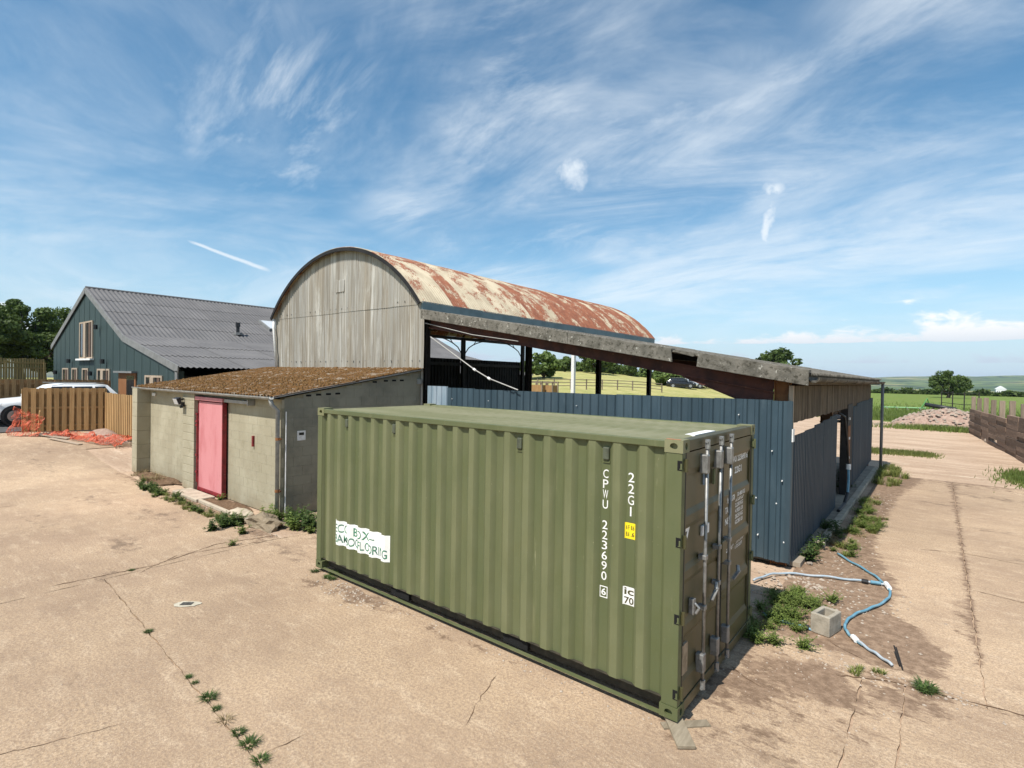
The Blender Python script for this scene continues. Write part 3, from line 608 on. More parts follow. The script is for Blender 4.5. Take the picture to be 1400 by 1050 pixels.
    for y0, y1 in ((.10, 1.205), (1.225, CW-.10)):
        prof = [(0,-.016)]
        for k in range(4):
            a = H*(.075+.2225*k)
            prof += [(a,-.016),(a+.055,-.036),(a+H*.165,-.036),(a+H*.165+.055,-.016)]
        prof.append((H,-.016))
        yi0, yi1 = y0+.045, y1-.045
        m = MB(); m.grid([[(x, yy, d0+z) for z, x in prof] for yy in (yi0, yi1)])
        for yy in (yi0, yi1):      # scalloped ends of the troughs
            for k in range(4):
                q = prof[1+4*k:5+4*k]; m.add([(x, yy, d0+z) for z, x in q], [(0,1,2,3)])
        for a, b in ((y0+.02, yi0), (yi1, y1-.02)): m.add([(-.016,a,d0),(-.016,b,d0),(-.016,b,d1),(-.016,a,d1)], [(0,1,2,3)])
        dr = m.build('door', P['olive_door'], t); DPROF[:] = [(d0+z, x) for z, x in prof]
        g = MB()
        for a, b in ((y0-.003, y0+.02), (y1-.02, y1+.003)): g.box(-.04,-.012,a,b,d0-.01,d1+.01)
        g.build('gasket', P['rubber'], dr)
    for yy in (.0, CW):
        for z in (2.42, 1.71, 1.0, .30):
            h = MB(); s_ = 1 if yy == 0 else -1
            h.box(-.03, .012, yy+s_*.045-.03, yy+s_*.045+.03, z-.045, z+.045) if False else None
            h.tube([(.012, yy+s_*.055, z-.06), (.012, yy+s_*.055, z+.06)], .017, 8); h.bar((.0, yy+s_*.05, z), (.0, yy+s_*.105, z), .03, .07)
            h.build('hinge', P['olive_door'] if yy == 0 else P['olive'], t)
            if yy == 0:
                n = MB(); n.box(-.052,-.0075,-.0005,.004,z-.045,z+.045); n.build('hinge_recess', P['black'], t)
                n = MB(); n.box(-.03,-.006,-.004,.0,z-.035,z-.028); n.box(-.022,-.008,-.0045,.001,z-.028,z+.02); n.build('hinge_lug', P['olive'], t)
    for k, (yy, hz) in enumerate(((.555, 1.02), (.985, 1.25), (1.34, 1.02))):
        r = MB(); r.tube([(.034, yy, .15), (.034, yy, 2.60)], .0165, 10); rod = r.build('locking_bar', P['galv'], t, smooth=True)
        for z in (.18, 2.575):
            c = MB(); c.tube([(.036, yy, z-.045), (.036, yy, z+.045)], .026, 8); c.tube([(.036, yy-.035, z+(.03 if z > 1 else -.03)), (.036, yy+.035, z+(.03 if z > 1 else -.03))], .017, 6); c.tube([(.034, yy, z-.02),(.055, yy, z-.02)], .02, 6); c.build('cam_lock', P['galv'], rod)
        for z in (.40, 2.38): MB().box(-.028, .056, yy-.05, yy+.028, z-.095, z+.095).build('guide_bracket', P['galv'], rod, bevel=.012)
        for z in (.95+.12*k, 1.45): MB().box(-.028, .054, yy-.033, yy+.033, z-.025, z+.025).build('guide_clamp', P['galv'], rod, bevel=.008)
    for y0, z0, y1, z1 in ((.70,.98,.86,1.06),(1.42,.99,1.64,1.03)):
        h = MB(); h.bar((.06,y0,z0),(.065,y1,z1),.016,.034,(1,0,0)); h.tube([(.045,y1-.03,z1-.05),(.06,y1-.02,z1),(.045,y1+.01,z1+.05)],.022,8); h.build('door_handle', P['galv'], t)
    h = MB(); h.box(-.03,.02,.30,.36,.95,1.1); h.tube([(.02,.33,1.06),(.06,.34,1.02),(.03,.33,.96)],.014,8); h.build('handle_catch', P['galv'], t, bevel=.01)
    MB().box(-.028,.03,1.12,1.26,1.24,1.47).build('lock_box', P['olive_door'], t, bevel=.01)
    MB().box(-.027,-.005,.005+.1,.235,.44,.72).build('placard', P['tan_plate'], t)
    MB().box(-.034,-.011,.64,.75,2.15,2.30).build('label_plate', P['blue_paper'], t)
    MB().box(-.034,-.011,.60,.80,1.64,1.74).build('label_strip', P['white'], t, bevel=.004)
    MB().box(-.026,-.006,.90,.95,2.12,2.28).build('seal_plate', P['olive'], t)
    # air vents under the top rail
    for x in (-5.3, -4.16, -1.92, -.807):
        y = yprof(x); v = MB(); v.box(x-.036,x+.036,y-.032,y,2.385,2.515); vo = v.build('air_vent', P['vent'], t, bevel=.012)
        vv = MB(); vv.box(x-.04,x+.04,y-.012,y-.001,2.355,2.378); vv.build('vent_lip', P['olive'], vo)
    # lettering
    lv = []; lf = []
    def L(body, x0, x1, z0, z1, bold=.012):
        v, f = text_box(body, x0, x1, z0, z1, bold); o = len(lv); lv.extend(v); lf.extend([tuple(i+o for i in q) for q in f])
    c = -.25-PITCH*2
    for i, ch in enumerate('CPWU 223690'):
        z = 2.285-.1043*i
        if ch != ' ': L(ch, c-.030, c+.030, z-.088, z, .004)
    drape(lv, lf, .002, 'serial_code', P['white'], t); lv.clear(); lf.clear()
    c1 = -.25-PITCH
    for i, ch in enumerate('22G1'):
        z = 2.285-.112*i; L(ch, c1-.032 if ch != '1' else c1-.008, c1+.032 if ch != '1' else c1+.008, z-.093, z, .004)
    drape(lv, lf, .002, 'size_code', P['white'], t); lv.clear(); lf.clear()
    L('6', c-.026, c+.026, 1.0, 1.07, .015); drape(lv, lf, .002, 'check_digit', P['white'], t)
    fr = []; ff = []
    for a, b, p, q in ((c-.044,c+.044,1.083,1.093),(c-.044,c+.044,.975,.985),(c-.044,c-.036,.985,1.083),(c+.036,c+.044,.985,1.083)):
        o = len(fr); fr += [(a,p),(b,p),(b,q),(a,q)]; ff.append((o,o+1,o+2,o+3))
    drape(fr, ff, .002, 'check_digit_box', P['white'], t)
    drape([(c1-.056,1.632),(c1+.056,1.632),(c1+.056,1.79),(c1-.056,1.79)], [(0,1,2,3)], .002, 'yellow_sticker', P['yellow'], t)
    lv.clear(); lf.clear()
    for i in range(4): L('8.6 FT'[i % 3:i % 3+3], c1-.045+.052*(i % 2), c1-.01+.052*(i % 2), 1.655+.066*(i//2), 1.70+.066*(i//2))
    drape(lv, lf, .0035, 'sticker_print', P['ink'], t)
    drape([(c1-.062,.975),(c1+.062,.975),(c1+.062,1.155),(c1-.062,1.155)], [(0,1,2,3)], .002, 'approval_mark', P['white'], t)
    lv.clear(); lf.clear(); L('ic', c1-.05, c1+.05, 1.075, 1.145, .02); L('70', c1-.05, c1+.05, .985, 1.055, .02)
    drape(lv, lf, .0035, 'approval_print', P['olive_door'], t)
    drape([(-5.58,.535),(-4.235,.535),(-4.235,.915),(-5.58,.915)], [(0,1,2,3)], .003, 'company_sticker', P['white_vinyl'], t)
    lv.clear(); lf.clear(); L('ECO', -5.535, -5.23, .735, .865, .008); L('BOX', -5.10, -4.72, .735, .865, .008); L('–', -4.66, -4.56, .785, .80, 0); L('BAMBOOFLOORING', -5.535, -4.27, .575, .705, .008)
    drape(lv, lf, .0045, 'sticker_lettering', P['green_ink'], t)
    # door stencils (plane faces +X)
    def DL(body, y0, y1, z0, z1, bold=.03, x=-.0275):
        v, f = text_box(body, y0, y1, z0, z1, bold); bm = bmesh.new(); bv = [bm.verts.new((0, a, b)) for a, b in v]
        for q in f:
            try: bm.faces.new([bv[i] for i in q])
            except ValueError: pass
        for zf, _ in DPROF[1:-1]: bmesh.ops.bisect_plane(bm, geom=bm.verts[:]+bm.edges[:]+bm.faces[:], plane_co=(0,0,zf), plane_no=(0,0,1))
        for q in bm.verts: q.co.x = float(np.interp(q.co.z, [p[0] for p in DPROF], [p[1] for p in DPROF]))+.0025
        me = bpy.data.meshes.new('stencil_line'); bm.to_mesh(me); bm.free(); me.materials.append(P['white']); me.transform(Matrix.Translation(-wloc(t))); put(me, 'stencil_line', t)
    DL('CPWU 223690 6', 1.47, 2.25, 2.255, 2.335); DL('22G1', 1.72, 2.0, 2.12, 2.20); DL('7', .15, .30, 1.62, 1.80, .02)
    for txt, z in (('MAX.GR.', 1.82), ('TARE', 1.70), ('NET', 1.575)):
        w = .3 if len(txt) > 4 else .2; DL(txt, 1.40, 1.40+w, z, z+.075, .03, -.0275)
    for i, s_ in enumerate(('30.480 KG','67.200 LB','2.230 KG','4.920 LB','28.250 KG','62.280 LB')): DL(s_, 1.78, 2.09, 1.845-.067*i, 1.845-.067*i+.05, .03, -.0275)
    DL('CU.CAP.', 1.40, 1.72, 1.245, 1.31); DL('33.2 CU.M', 1.80, 2.09, 1.275, 1.315, .03); DL('1.172 CU.FT', 1.80, 2.09, 1.215, 1.255, .03)
    return t
container()
pk = MB(); pk.bar((-.10,.12,.03),(.17,-.22,.022),.16,.03); tag(pk.build('timber_plank', P['plank'], bevel=.004), 'weathered grey plank wedged under the container door corner post', 'plank')
pk = MB(); pk.bar((-.12,-.06,.0075),(.20,.26,.0075),.09,.013); tag(pk.build('timber_packer', P['plank']), 'short flat timber packer beneath the plank at the container corner', 'timber')

# ------------------------------------------------------------------ block-built shed
SX0, SX1, SY, GY = -18.0, -9.51, 1.22, 5.27
def corr(mb, o, u, v, n, wid, length, pitch, amp, kind='sine', rows=2, per=6, topf=None, jit=0):
    o, u, v, n = map(Vector, (o, u, v, n)); cols = []
    if kind == 'sine':
        k = int(wid/pitch*per)
        cols = [(wid*i/k, amp*math.sin(2*math.pi*(wid*i/k)/pitch)) for i in range(k+1)]
    elif kind == 'box':          # trapezoid sheet, wide pans and raised ribs
        x = 0; r = pitch
        while x < wid-1e-6:
            for a, h in ((0,0),(.5,0),(.6,amp),(.86,amp),(.96,0)): 
                if x+a*r <= wid: cols.append((x+a*r, h))
            x += r
        cols.append((wid, 0))
    rr = []
    for i in range(rows):
        t = i/(rows-1); row = []
        for x, h in cols:
            ln = length if topf is None else topf(x); row.append(o+u*x+v*(ln*t)+n*h)
        rr.append(row)
    return mb.grid(rr)
def shed():
    t = thing('block_shed', 'low painted block shed with mossy brown roof and pink metal door', 'shed', ((SX0+SX1)/2, (SY+GY)/2, 0))
    def wall(name, mat, x0, x1, yf, z1, skip=()):
        w = MB().box(x0+.003, x1-.003, yf+.0035, yf+.2, 0, z1).build(name, P['mortar'], t)
        o = wloc(w); bm = MB().box(0,.44,0,.05,0,.212).mesh('block', P['block']); n = 0
        z = 0; row = 0
        while z < z1-.03:
            h = min(.22, z1-z); x = x0 - (.225 if row % 2 else 0)
            while x < x1-.01:
                a, b = max(x, x0), min(x+.45, x1)
                if b-a > .03: put(bm, 'block', w, tuple(Vector((a+.004, yf+random.uniform(-.0008,.0008), z+.0015))-o), (0,0,0), ((b-a-.004)/.44, 1, (h-.003)/.212))
                x += .45
            z += .22; row += 1
        return w
    wall('front_wall', P['block'], -17.76, -14.5, SY, 2.62); wall('front_wall', P['block'], -12.22, SX1, SY, 2.62)
    MB().box(-13.75,-12.22,SY+.1,SY+.2,0,2.62).build('back_of_doorway', P['black'], t)
    MB().box(-13.75,-12.22,SY+.002,SY+.1,2.44,2.62).build('lintel', P['block'], t)
    def pillar(x0, x1, y0, y1, z1, h):
        pil = MB().box(x0+.006,x1-.006,y0+.006,y1,0,z1).build('pillar', P['mortar'], t)
        z = 0; i = 0
        while z < z1-.02:
            hh = min(h, z1-z); MB().box(x0,x1,y0,y1-.003,z+.005,z+hh-.005).build('block', P['block'], pil, bevel=.008); z += h; i += 1
    pillar(-18.2,-17.75,.85,1.45,2.66,.44); pillar(-14.5,-13.74,1.0,1.45,2.62,.22)
    # side wall with sloping top
    sw = MB(); sw.prism([(SX1-.2,SY+.052,0),(SX1-.006,SY+.052,0),(SX1-.006,SY+.052,2.64),(SX1-.2,SY+.052,2.64)], (0,.01,0))
    top = lambda y: 2.66+(y-SY)*(3.33-2.66)/(GY-SY)
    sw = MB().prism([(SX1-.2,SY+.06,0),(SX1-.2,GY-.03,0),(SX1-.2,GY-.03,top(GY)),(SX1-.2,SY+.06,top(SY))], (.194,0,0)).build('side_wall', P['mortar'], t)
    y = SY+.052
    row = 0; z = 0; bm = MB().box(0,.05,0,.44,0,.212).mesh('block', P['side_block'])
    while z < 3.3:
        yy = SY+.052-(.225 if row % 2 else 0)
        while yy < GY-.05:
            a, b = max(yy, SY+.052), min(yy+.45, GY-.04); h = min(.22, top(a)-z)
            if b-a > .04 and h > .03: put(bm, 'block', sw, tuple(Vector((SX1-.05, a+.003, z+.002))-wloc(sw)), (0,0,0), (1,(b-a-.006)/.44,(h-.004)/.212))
            yy += .45
        z += .22; row += 1
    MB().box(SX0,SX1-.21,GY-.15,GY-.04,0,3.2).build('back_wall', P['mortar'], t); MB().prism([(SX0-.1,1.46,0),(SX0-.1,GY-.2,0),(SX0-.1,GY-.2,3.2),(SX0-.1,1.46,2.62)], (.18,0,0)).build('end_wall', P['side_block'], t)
    for yy, zz in ((1.85,2.70),(2.1,2.715),(2.36,2.725),(2.61,2.735),(3.69,3.02),(4.04,3.05),(4.31,3.06),(4.57,3.065)):
        MB().box(SX1-.03,SX1+.005,yy-.065,yy+.065,zz-.022,zz+.022).build('vent_slot', P['black'], sw)
    # roof: two courses of corrugated sheets, crusted with moss
    x0, x1 = SX0-.42, SX1+.07; n = 9; w = (x1-x0)/n; sl = (3.40-2.70)/(GY-1.0); nv = Vector((0,-sl,1)).normalized(); vd = Vector((0,1,sl)).normalized()
    for r in range(2):
        for k in range(n):
            mb = MB(); o = Vector((x0+k*w, .985 if r == 0 else 3.05, 0)); o.z = 2.695+(o.y-1.0)*sl+.012*r+random.uniform(0,.006)
            ln = 2.2 if r == 0 else 2.28; corr(mb, o, (1,0,0), vd, nv, w+.03, ln, .146, .024, 'sine', 12, 6)
            rs = random.Random(k*7+r)
            mb.v = [(x, y, z+.022*max(0, mnoise.noise(Vector((x*5, y*5, 1.7))))+.01*mnoise.noise(Vector((x*17, y*17, 3)))) for x, y, z in mb.v]
            sh = mb.build('roof_sheet', P['mossroof'], t, smooth=True)
    # moss cushions
    mo = MB(); cnt = 0
    while cnt < 5200:
        x = random.uniform(x0+.05, x1-.05); y = random.uniform(1.03, GY-.04)
        if mnoise.noise(Vector((x*.9, y*.9, 5))) + mnoise.noise(Vector((x*2.6, y*2.6, 9)))*.6 < random.uniform(-.75,.35): continue
        cnt += 1; z = 2.695+(y-1)*sl+.02+.024*math.sin(2*math.pi*((x-x0) % w)/.146); r = random.uniform(.014,.045)*(1+.4*mnoise.noise(Vector((x, y, 2)))); h = r*random.uniform(.35,.75)
        a0 = random.random()*6; ring = [(x+r*math.cos(a0+q*1.257)*random.uniform(.7,1.2), y+r*math.sin(a0+q*1.257)*random.uniform(.7,1.2), z-.02) for q in range(5)]
        mid = [(x+.6*r*math.cos(a0+.6+q*1.257), y+.6*r*math.sin(a0+.6+q*1.257), z+h*random.uniform(.5,.8)) for q in range(5)]
        mo.add(ring+mid+[(x,y,z+h)], [(q,(q+1) % 5,5+q) for q in range(5)]+[((q+1) % 5,5+(q+1) % 5,5+q) for q in range(5)]+[(5+q,5+(q+1) % 5,10) for q in range(5)])
    m_ = mo.build('moss', P['moss'], t, smooth=True); m_['kind'] = 'stuff'
    MB().prism([(x1-.02,.99,2.655),(x1-.02,GY-.02,2.655+(GY-1)*sl),(x1-.02,GY-.02,2.70+(GY-1)*sl),(x1-.02,.99,2.70)], (.025,0,0)).build('verge_strip', P['gutter'], t)
    # gutter and downpipe
    g = MB(); pr = [(.07*math.cos(a), .07*math.sin(a)) for a in np.linspace(math.pi, 2*math.pi, 9)]+[(.06*math.cos(a), .06*math.sin(a)) for a in np.linspace(2*math.pi, math.pi, 9)]
    g.prism([(x0, .955+a, 2.685+b) for a, b in pr], (x1-x0-.03,0,0)); g.build('gutter', P['gutter'], t)
    d = MB(); d.tube([(SX1-.02,.96,2.64),(SX1-.02,1.0,2.5),(SX1-.02,1.13,2.38),(SX1-.02,1.14,.04)],.045,10); dp = d.build('downpipe', P['gutter'], t, smooth=True)
    d = MB()
    for z in (1.75,.6): d = MB(); d.tube([(SX1-.02,1.14,z-.03),(SX1-.02,1.14,z+.03)],.055,10); d.box(SX1-.1,SX1+.06,1.15,1.19,z-.015,z+.015); d.build('pipe_clip', P['rustpost'], dp)
    d = MB(); d.tube([(SX1+.03,1.3,2.35),(SX1+.03,1.3,.1)],.015,6); d.build('conduit', P['white'], t)
    # sliding door
    dl = MB().box(-13.62,-12.2,1.08,1.17,.05,2.42).build('door', P['pink'], t, bevel=.01)
    e = MB(); e.box(-12.199,-12.165,1.075,1.175,.04,2.42); e.box(-13.66,-12.2,1.07,1.078,.04,.13); e.build('door_edge', P['red'], dl)
    e = MB(); e.box(-13.735,-13.685,1.10,1.20,.02,2.42); e.tube([(-13.655,1.05,.25),(-13.655,1.05,2.1)],.016,6)
    for z in (1.75,1.85,.95,.5,2.05): e.box(-13.72,-13.63,1.03,1.12,z,z+.05)
    e.build('door_jamb', P['red'], dl)
    MB().box(-13.80,-12.08,1.02,1.19,2.45,2.545).build('track_cover', P['pink'], t, bevel=.01)
    e = MB().box(-12.075,-10.82,1.06,1.19,2.455,2.535).build('door_track', P['greymetal'], t, bevel=.008); MB().box(-10.818,-10.77,1.05,1.21,2.43,2.56).build('track_stop', P['greymetal'], e)
    e = MB(); e.box(-10.82,-10.77,1.17,1.219,1.46,1.71); e.build('wall_catch', P['red'], t)
    # floodlight with sensor
    f = thing('floodlight', 'black floodlight tilted down on the block pillar beside the pink door', 'lamp', (-14.4,.98,2.4))
    m = MB(); m.prism([(-14.56,.86,2.50),(-14.56,.76,2.46),(-14.56,.82,2.30),(-14.56,.88,2.34)], (.3,0,0)); m.build('lamp_body', P['lamp_black'], f)
    m = MB(); m.prism([(-14.545,.757,2.455),(-14.545,.815,2.305),(-14.545,.811,2.303),(-14.545,.753,2.453)], (.27,0,0)); m.build('lens', P['lens'], f)
    m = MB(); m.bar((-14.42,.88,2.42),(-14.42,1.0,2.45),.05,.04); m.box(-14.47,-14.36,.93,1.0,2.24,2.36); m.tube([(-14.415,.93,2.2),(-14.415,.93,2.27)],.04,8); m.build('sensor_bracket', P['lamp_black'], f)
    s_ = MB().box(SX1+.001,SX1+.012,1.58,1.78,1.68,1.9); so = tag(s_.build('notice_plate', P['white']), 'small worn white notice fixed to the dark shed side wall', 'notice')
    MB().box(SX1+.012,SX1+.014,1.62,1.74,1.80,1.86).build('notice_print', P['ink'], so)
    s_ = MB().box(SX1-.01,SX1+.09,5.10,5.22,2.96,3.10); tag(s_.build('junction_box', P['gutter'], bevel=.01), 'pale grey junction box high on the shed wall by the barn', 'box')
    s_ = MB().box(-17.5,-17.25,1.17,1.219,2.42,2.52); tag(s_.build('bulkhead_light', P['white'], bevel=.015), 'small white bulkhead light under the shed gutter', 'lamp')
    m = MB(); m.tube([(SX1+.12,2.55,1.25),(SX1+.2,2.2,.55),(SX1+.3,1.98,.12)],.03,8); tag(m.build('leaning_pipe', P['blackplastic'], smooth=True), 'black pipe leaning against the dark shed side wall', 'pipe')
shed()

# ------------------------------------------------------------------ dutch barn
BX0, BX1, BY0, BY1, SPR, APX = -17.72, -9.44, 5.27, 20.6, 5.28, 7.26
HW = (BX1-BX0)/2; BCX = (BX0+BX1)/2; RISE = APX-SPR; BR = (HW*HW+RISE*RISE)/(2*RISE); BCZ = APX-BR
arch = lambda x: BCZ+math.sqrt(max(BR*BR-(x-BCX)**2, 0))
def barn():
    t = thing('dutch_barn', 'tall round-roofed barn with rust-streaked roof and pale corrugated gable', 'barn', (BCX, (BY0+BY1)/2, 0))
    gb = MB().box(BX0+.02,BX1-.02,BY0+.03,BY0+.06,5.22,5.28).build('gable_wall', P['blacksteel'], t)
    n = 12; w = (BX1-BX0)/n
    for k in range(n):
        x = BX0+k*w
        for r in range(2):
            mb = MB(); z0 = 2.2 if r == 0 else 5.27
            dz = random.uniform(-.008,.008)
            if r == 0: corr(mb, (x,BY0-.006,z0), (1,0,0), (0,0,1), (0,-1,0), w+.03, 3.06+dz, .1, .016, 'sine', 9, 6)
            else: corr(mb, (x,BY0-.016,z0-.06+dz), (1,0,0), (0,0,1), (0,-1,0), w+.03, 1, .1, .016, 'sine', 6, 6, lambda q: max(.02, arch(min(max(x+q, BX0+.001), BX1-.001))-.02-z0+.06))
            # dents where the sheets have been leaned on
            dent = lambda X, Z: .05*math.exp(-((X+11.6)/.7)**2-((Z-4.5)/.8)**2) - .035*math.exp(-((X+10.5)/.5)**2-((Z-4.2)/.7)**2) + .03*math.exp(-((X+12.0)/.35)**2-((Z-5.25)/.4)**2)
            mb.v = [(a+.025*math.sin(c*2.2)*math.exp(-((a+11.3)/.9)**2)*(1 if r == 0 else .5), b-dent(a, c)+.006*mnoise.noise(Vector((a*1.5, c*1.1, 2)))+.012*mnoise.noise(Vector((a*4.5, c*.7, 7))), c) for a, b, c in mb.v]
            mb.build('gable_sheet', P['gable'], gb, smooth=True)
    bo = MB()
    for k in range(26): bo.box(BX0+.2+k*.315,BX0+.225+k*.315,BY0-.035,BY0-.01,5.335,5.36); bo.box(BX0+.25+k*.315,BX0+.275+k*.315,BY0-.035,BY0-.01,3.62,3.645)
    b_ = bo.build('sheet_bolts', P['greymetal'], gb); b_['kind'] = 'stuff'
    MB().box(-13.72,-13.24,BY0-.045,BY0-.012,5.88,6.27).build('gable_plate', P['gable'], gb, bevel=.008)
    # barrel roof: 24 strips of four lapped sheets
    rf = MB().tube([(BCX+ (BR-.05)*math.sin(a), BY1-.1, BCZ+(BR-.05)*math.cos(a)) for a in np.linspace(-math.asin(HW/BR), math.asin(HW/BR), 13)], .03, 6).build('roof', P['blacksteel'], t)
    th = math.asin(HW/BR); n = 24; ys, ye = BY0-.19, BY1+.12; w = (ye-ys)/n
    segs = []
    for q in range(4):
        a0 = -th-.012+q*(2*th+.024)/4; a1 = a0+(2*th+.024)/4; lap = .02
        if q < 2: a0 -= 0; a1 += lap
        else: a0 -= lap
        mb = MB(); rows = []; wd = w+.025; kk = int(wd/.1*6)
        for i in range(9):
            a = a0+(a1-a0)*i/8; lift = (.010 if q in (1,2) else 0)
            rows.append([((BR+.012+lift+.019*math.sin(2*math.pi*(wd*j/kk)/.1))*math.sin(a), wd*j/kk, (BR+.012+lift+.019*math.sin(2*math.pi*(wd*j/kk)/.1))*math.cos(a)) for j in range(kk+1)])
        segs.append(mb.grid(rows).mesh('roof_sheet', P['rustroof'], True))
    o = wloc(rf)
    for k in range(n):
        for q in range(4): put(segs[q], 'roof_sheet', rf, tuple(Vector((BCX, ys+k*w, BCZ+random.uniform(0,.008)))-o), (0, random.uniform(-.0015,.0015), 0))
    # dark trim along the front verge
    mb = MB(); pts = []
    for r_, y in ((BR+.02, ys-.012), (BR-.09, ys-.012), (BR-.09, ys+.02), (BR+.02, ys+.02)): pts.append([(BCX+r_*math.sin(a), y, BCZ+r_*math.cos(a)) for a in np.linspace(-th-.012, th+.012, 40)])
    mb.grid(pts+[pts[0]]); mb.build('verge_trim', P['blacksheet'], t, smooth=False)
    mb = MB(); mb.box(BX1-.02,BX1+.05,BY0-.1,BY1+.05,5.03,5.275); mb.build('eave_fascia', P['fascia'], t)
    mb = MB()
    for y in (9.1,12.9,16.8): mb.box(BX1+.0505,BX1+.054,y-.03,y+.03,5.03,5.275)
    # columns, eave beams, arched braces
    for x in (BX0+.12, BX1-.1):
        for y in (5.45,10.3,15.3,20.4): 
            c = MB(); c.box(x-.09,x+.09,y-.012,y+.012,0,5.2); c.box(x-.09,x-.075,y-.09,y+.09,0,5.2); c.box(x+.075,x+.09,y-.09,y+.09,0,5.2); c.build('column', P['blacksteel'], t)
        MB().box(x-.06,x+.06,BY0+.05,BY1,5.08,5.22).build('eave_beam', P['blacksteel'], t)
        for a, b in ((5.45,10.3),(10.3,15.3),(15.3,20.4)):
            if x > -12: continue
            m = MB(); m.tube([(x, a+.1+(b-a-.2)*u, 4.35+.85*(1-(2*u-1)**2)**.6) for u in np.linspace(0,1,17)], .028, 6)
            for u in (.14,.86): m.tube([(x, a+.1+(b-a-.2)*u, 4.35+.85*(1-(2*u-1)**2)**.6), (x, a+.1+(b-a-.2)*(u+(.04 if u < .5 else -.04)), 5.1)], .022, 5)
            m.build('arched_brace', P['blacksteel'], t)
    for y in (10.3,15.3,20.4):
        m = MB(); m.tube([(BX0+.2,y,5.1),(BX1-.2,y,5.1)],.03,6); m.tube([(BCX,y,5.1),(BCX,y,7.1)],.02,6); m.tube([(BCX-2,y,5.1),(BCX-1.2,y,6.9)],.02,6); m.tube([(BCX+2,y,5.1),(BCX+1.2,y,6.9)],.02,6)
        m.tube([(BCX+(BR-.08)*math.sin(a),y,BCZ+(BR-.08)*math.cos(a)) for a in np.linspace(-th,th,15)],.035,6); m.build('roof_truss', P['blacksteel'], t)
    # west side cladding seen from inside
    for a, b in ((5.5,10.2),(10.4,15.2),(15.4,20.3)):
        m = MB(); corr(m, (BX0+.02,a,.0), (0,1,0), (0,0,1), (1,0,0), b-a, 4.1, .22, .03, 'box', 2); sd_ = m.build('side_cladding', P['blacksheet'], t)
        MB().box(BX0+.05,BX0+.12,a,b,3.75,3.9).build('cladding_rail', P['blacksteel'], sd_)
    d = MB(); d.tube([(BX0+.05,BY0-.1,5.22),(BX0+.08,BY0-.12,4.9),(BX0+.30,BY0-.1,3.35)],.045,8); d.build('downpipe', P['white'], t, smooth=True)
barn()

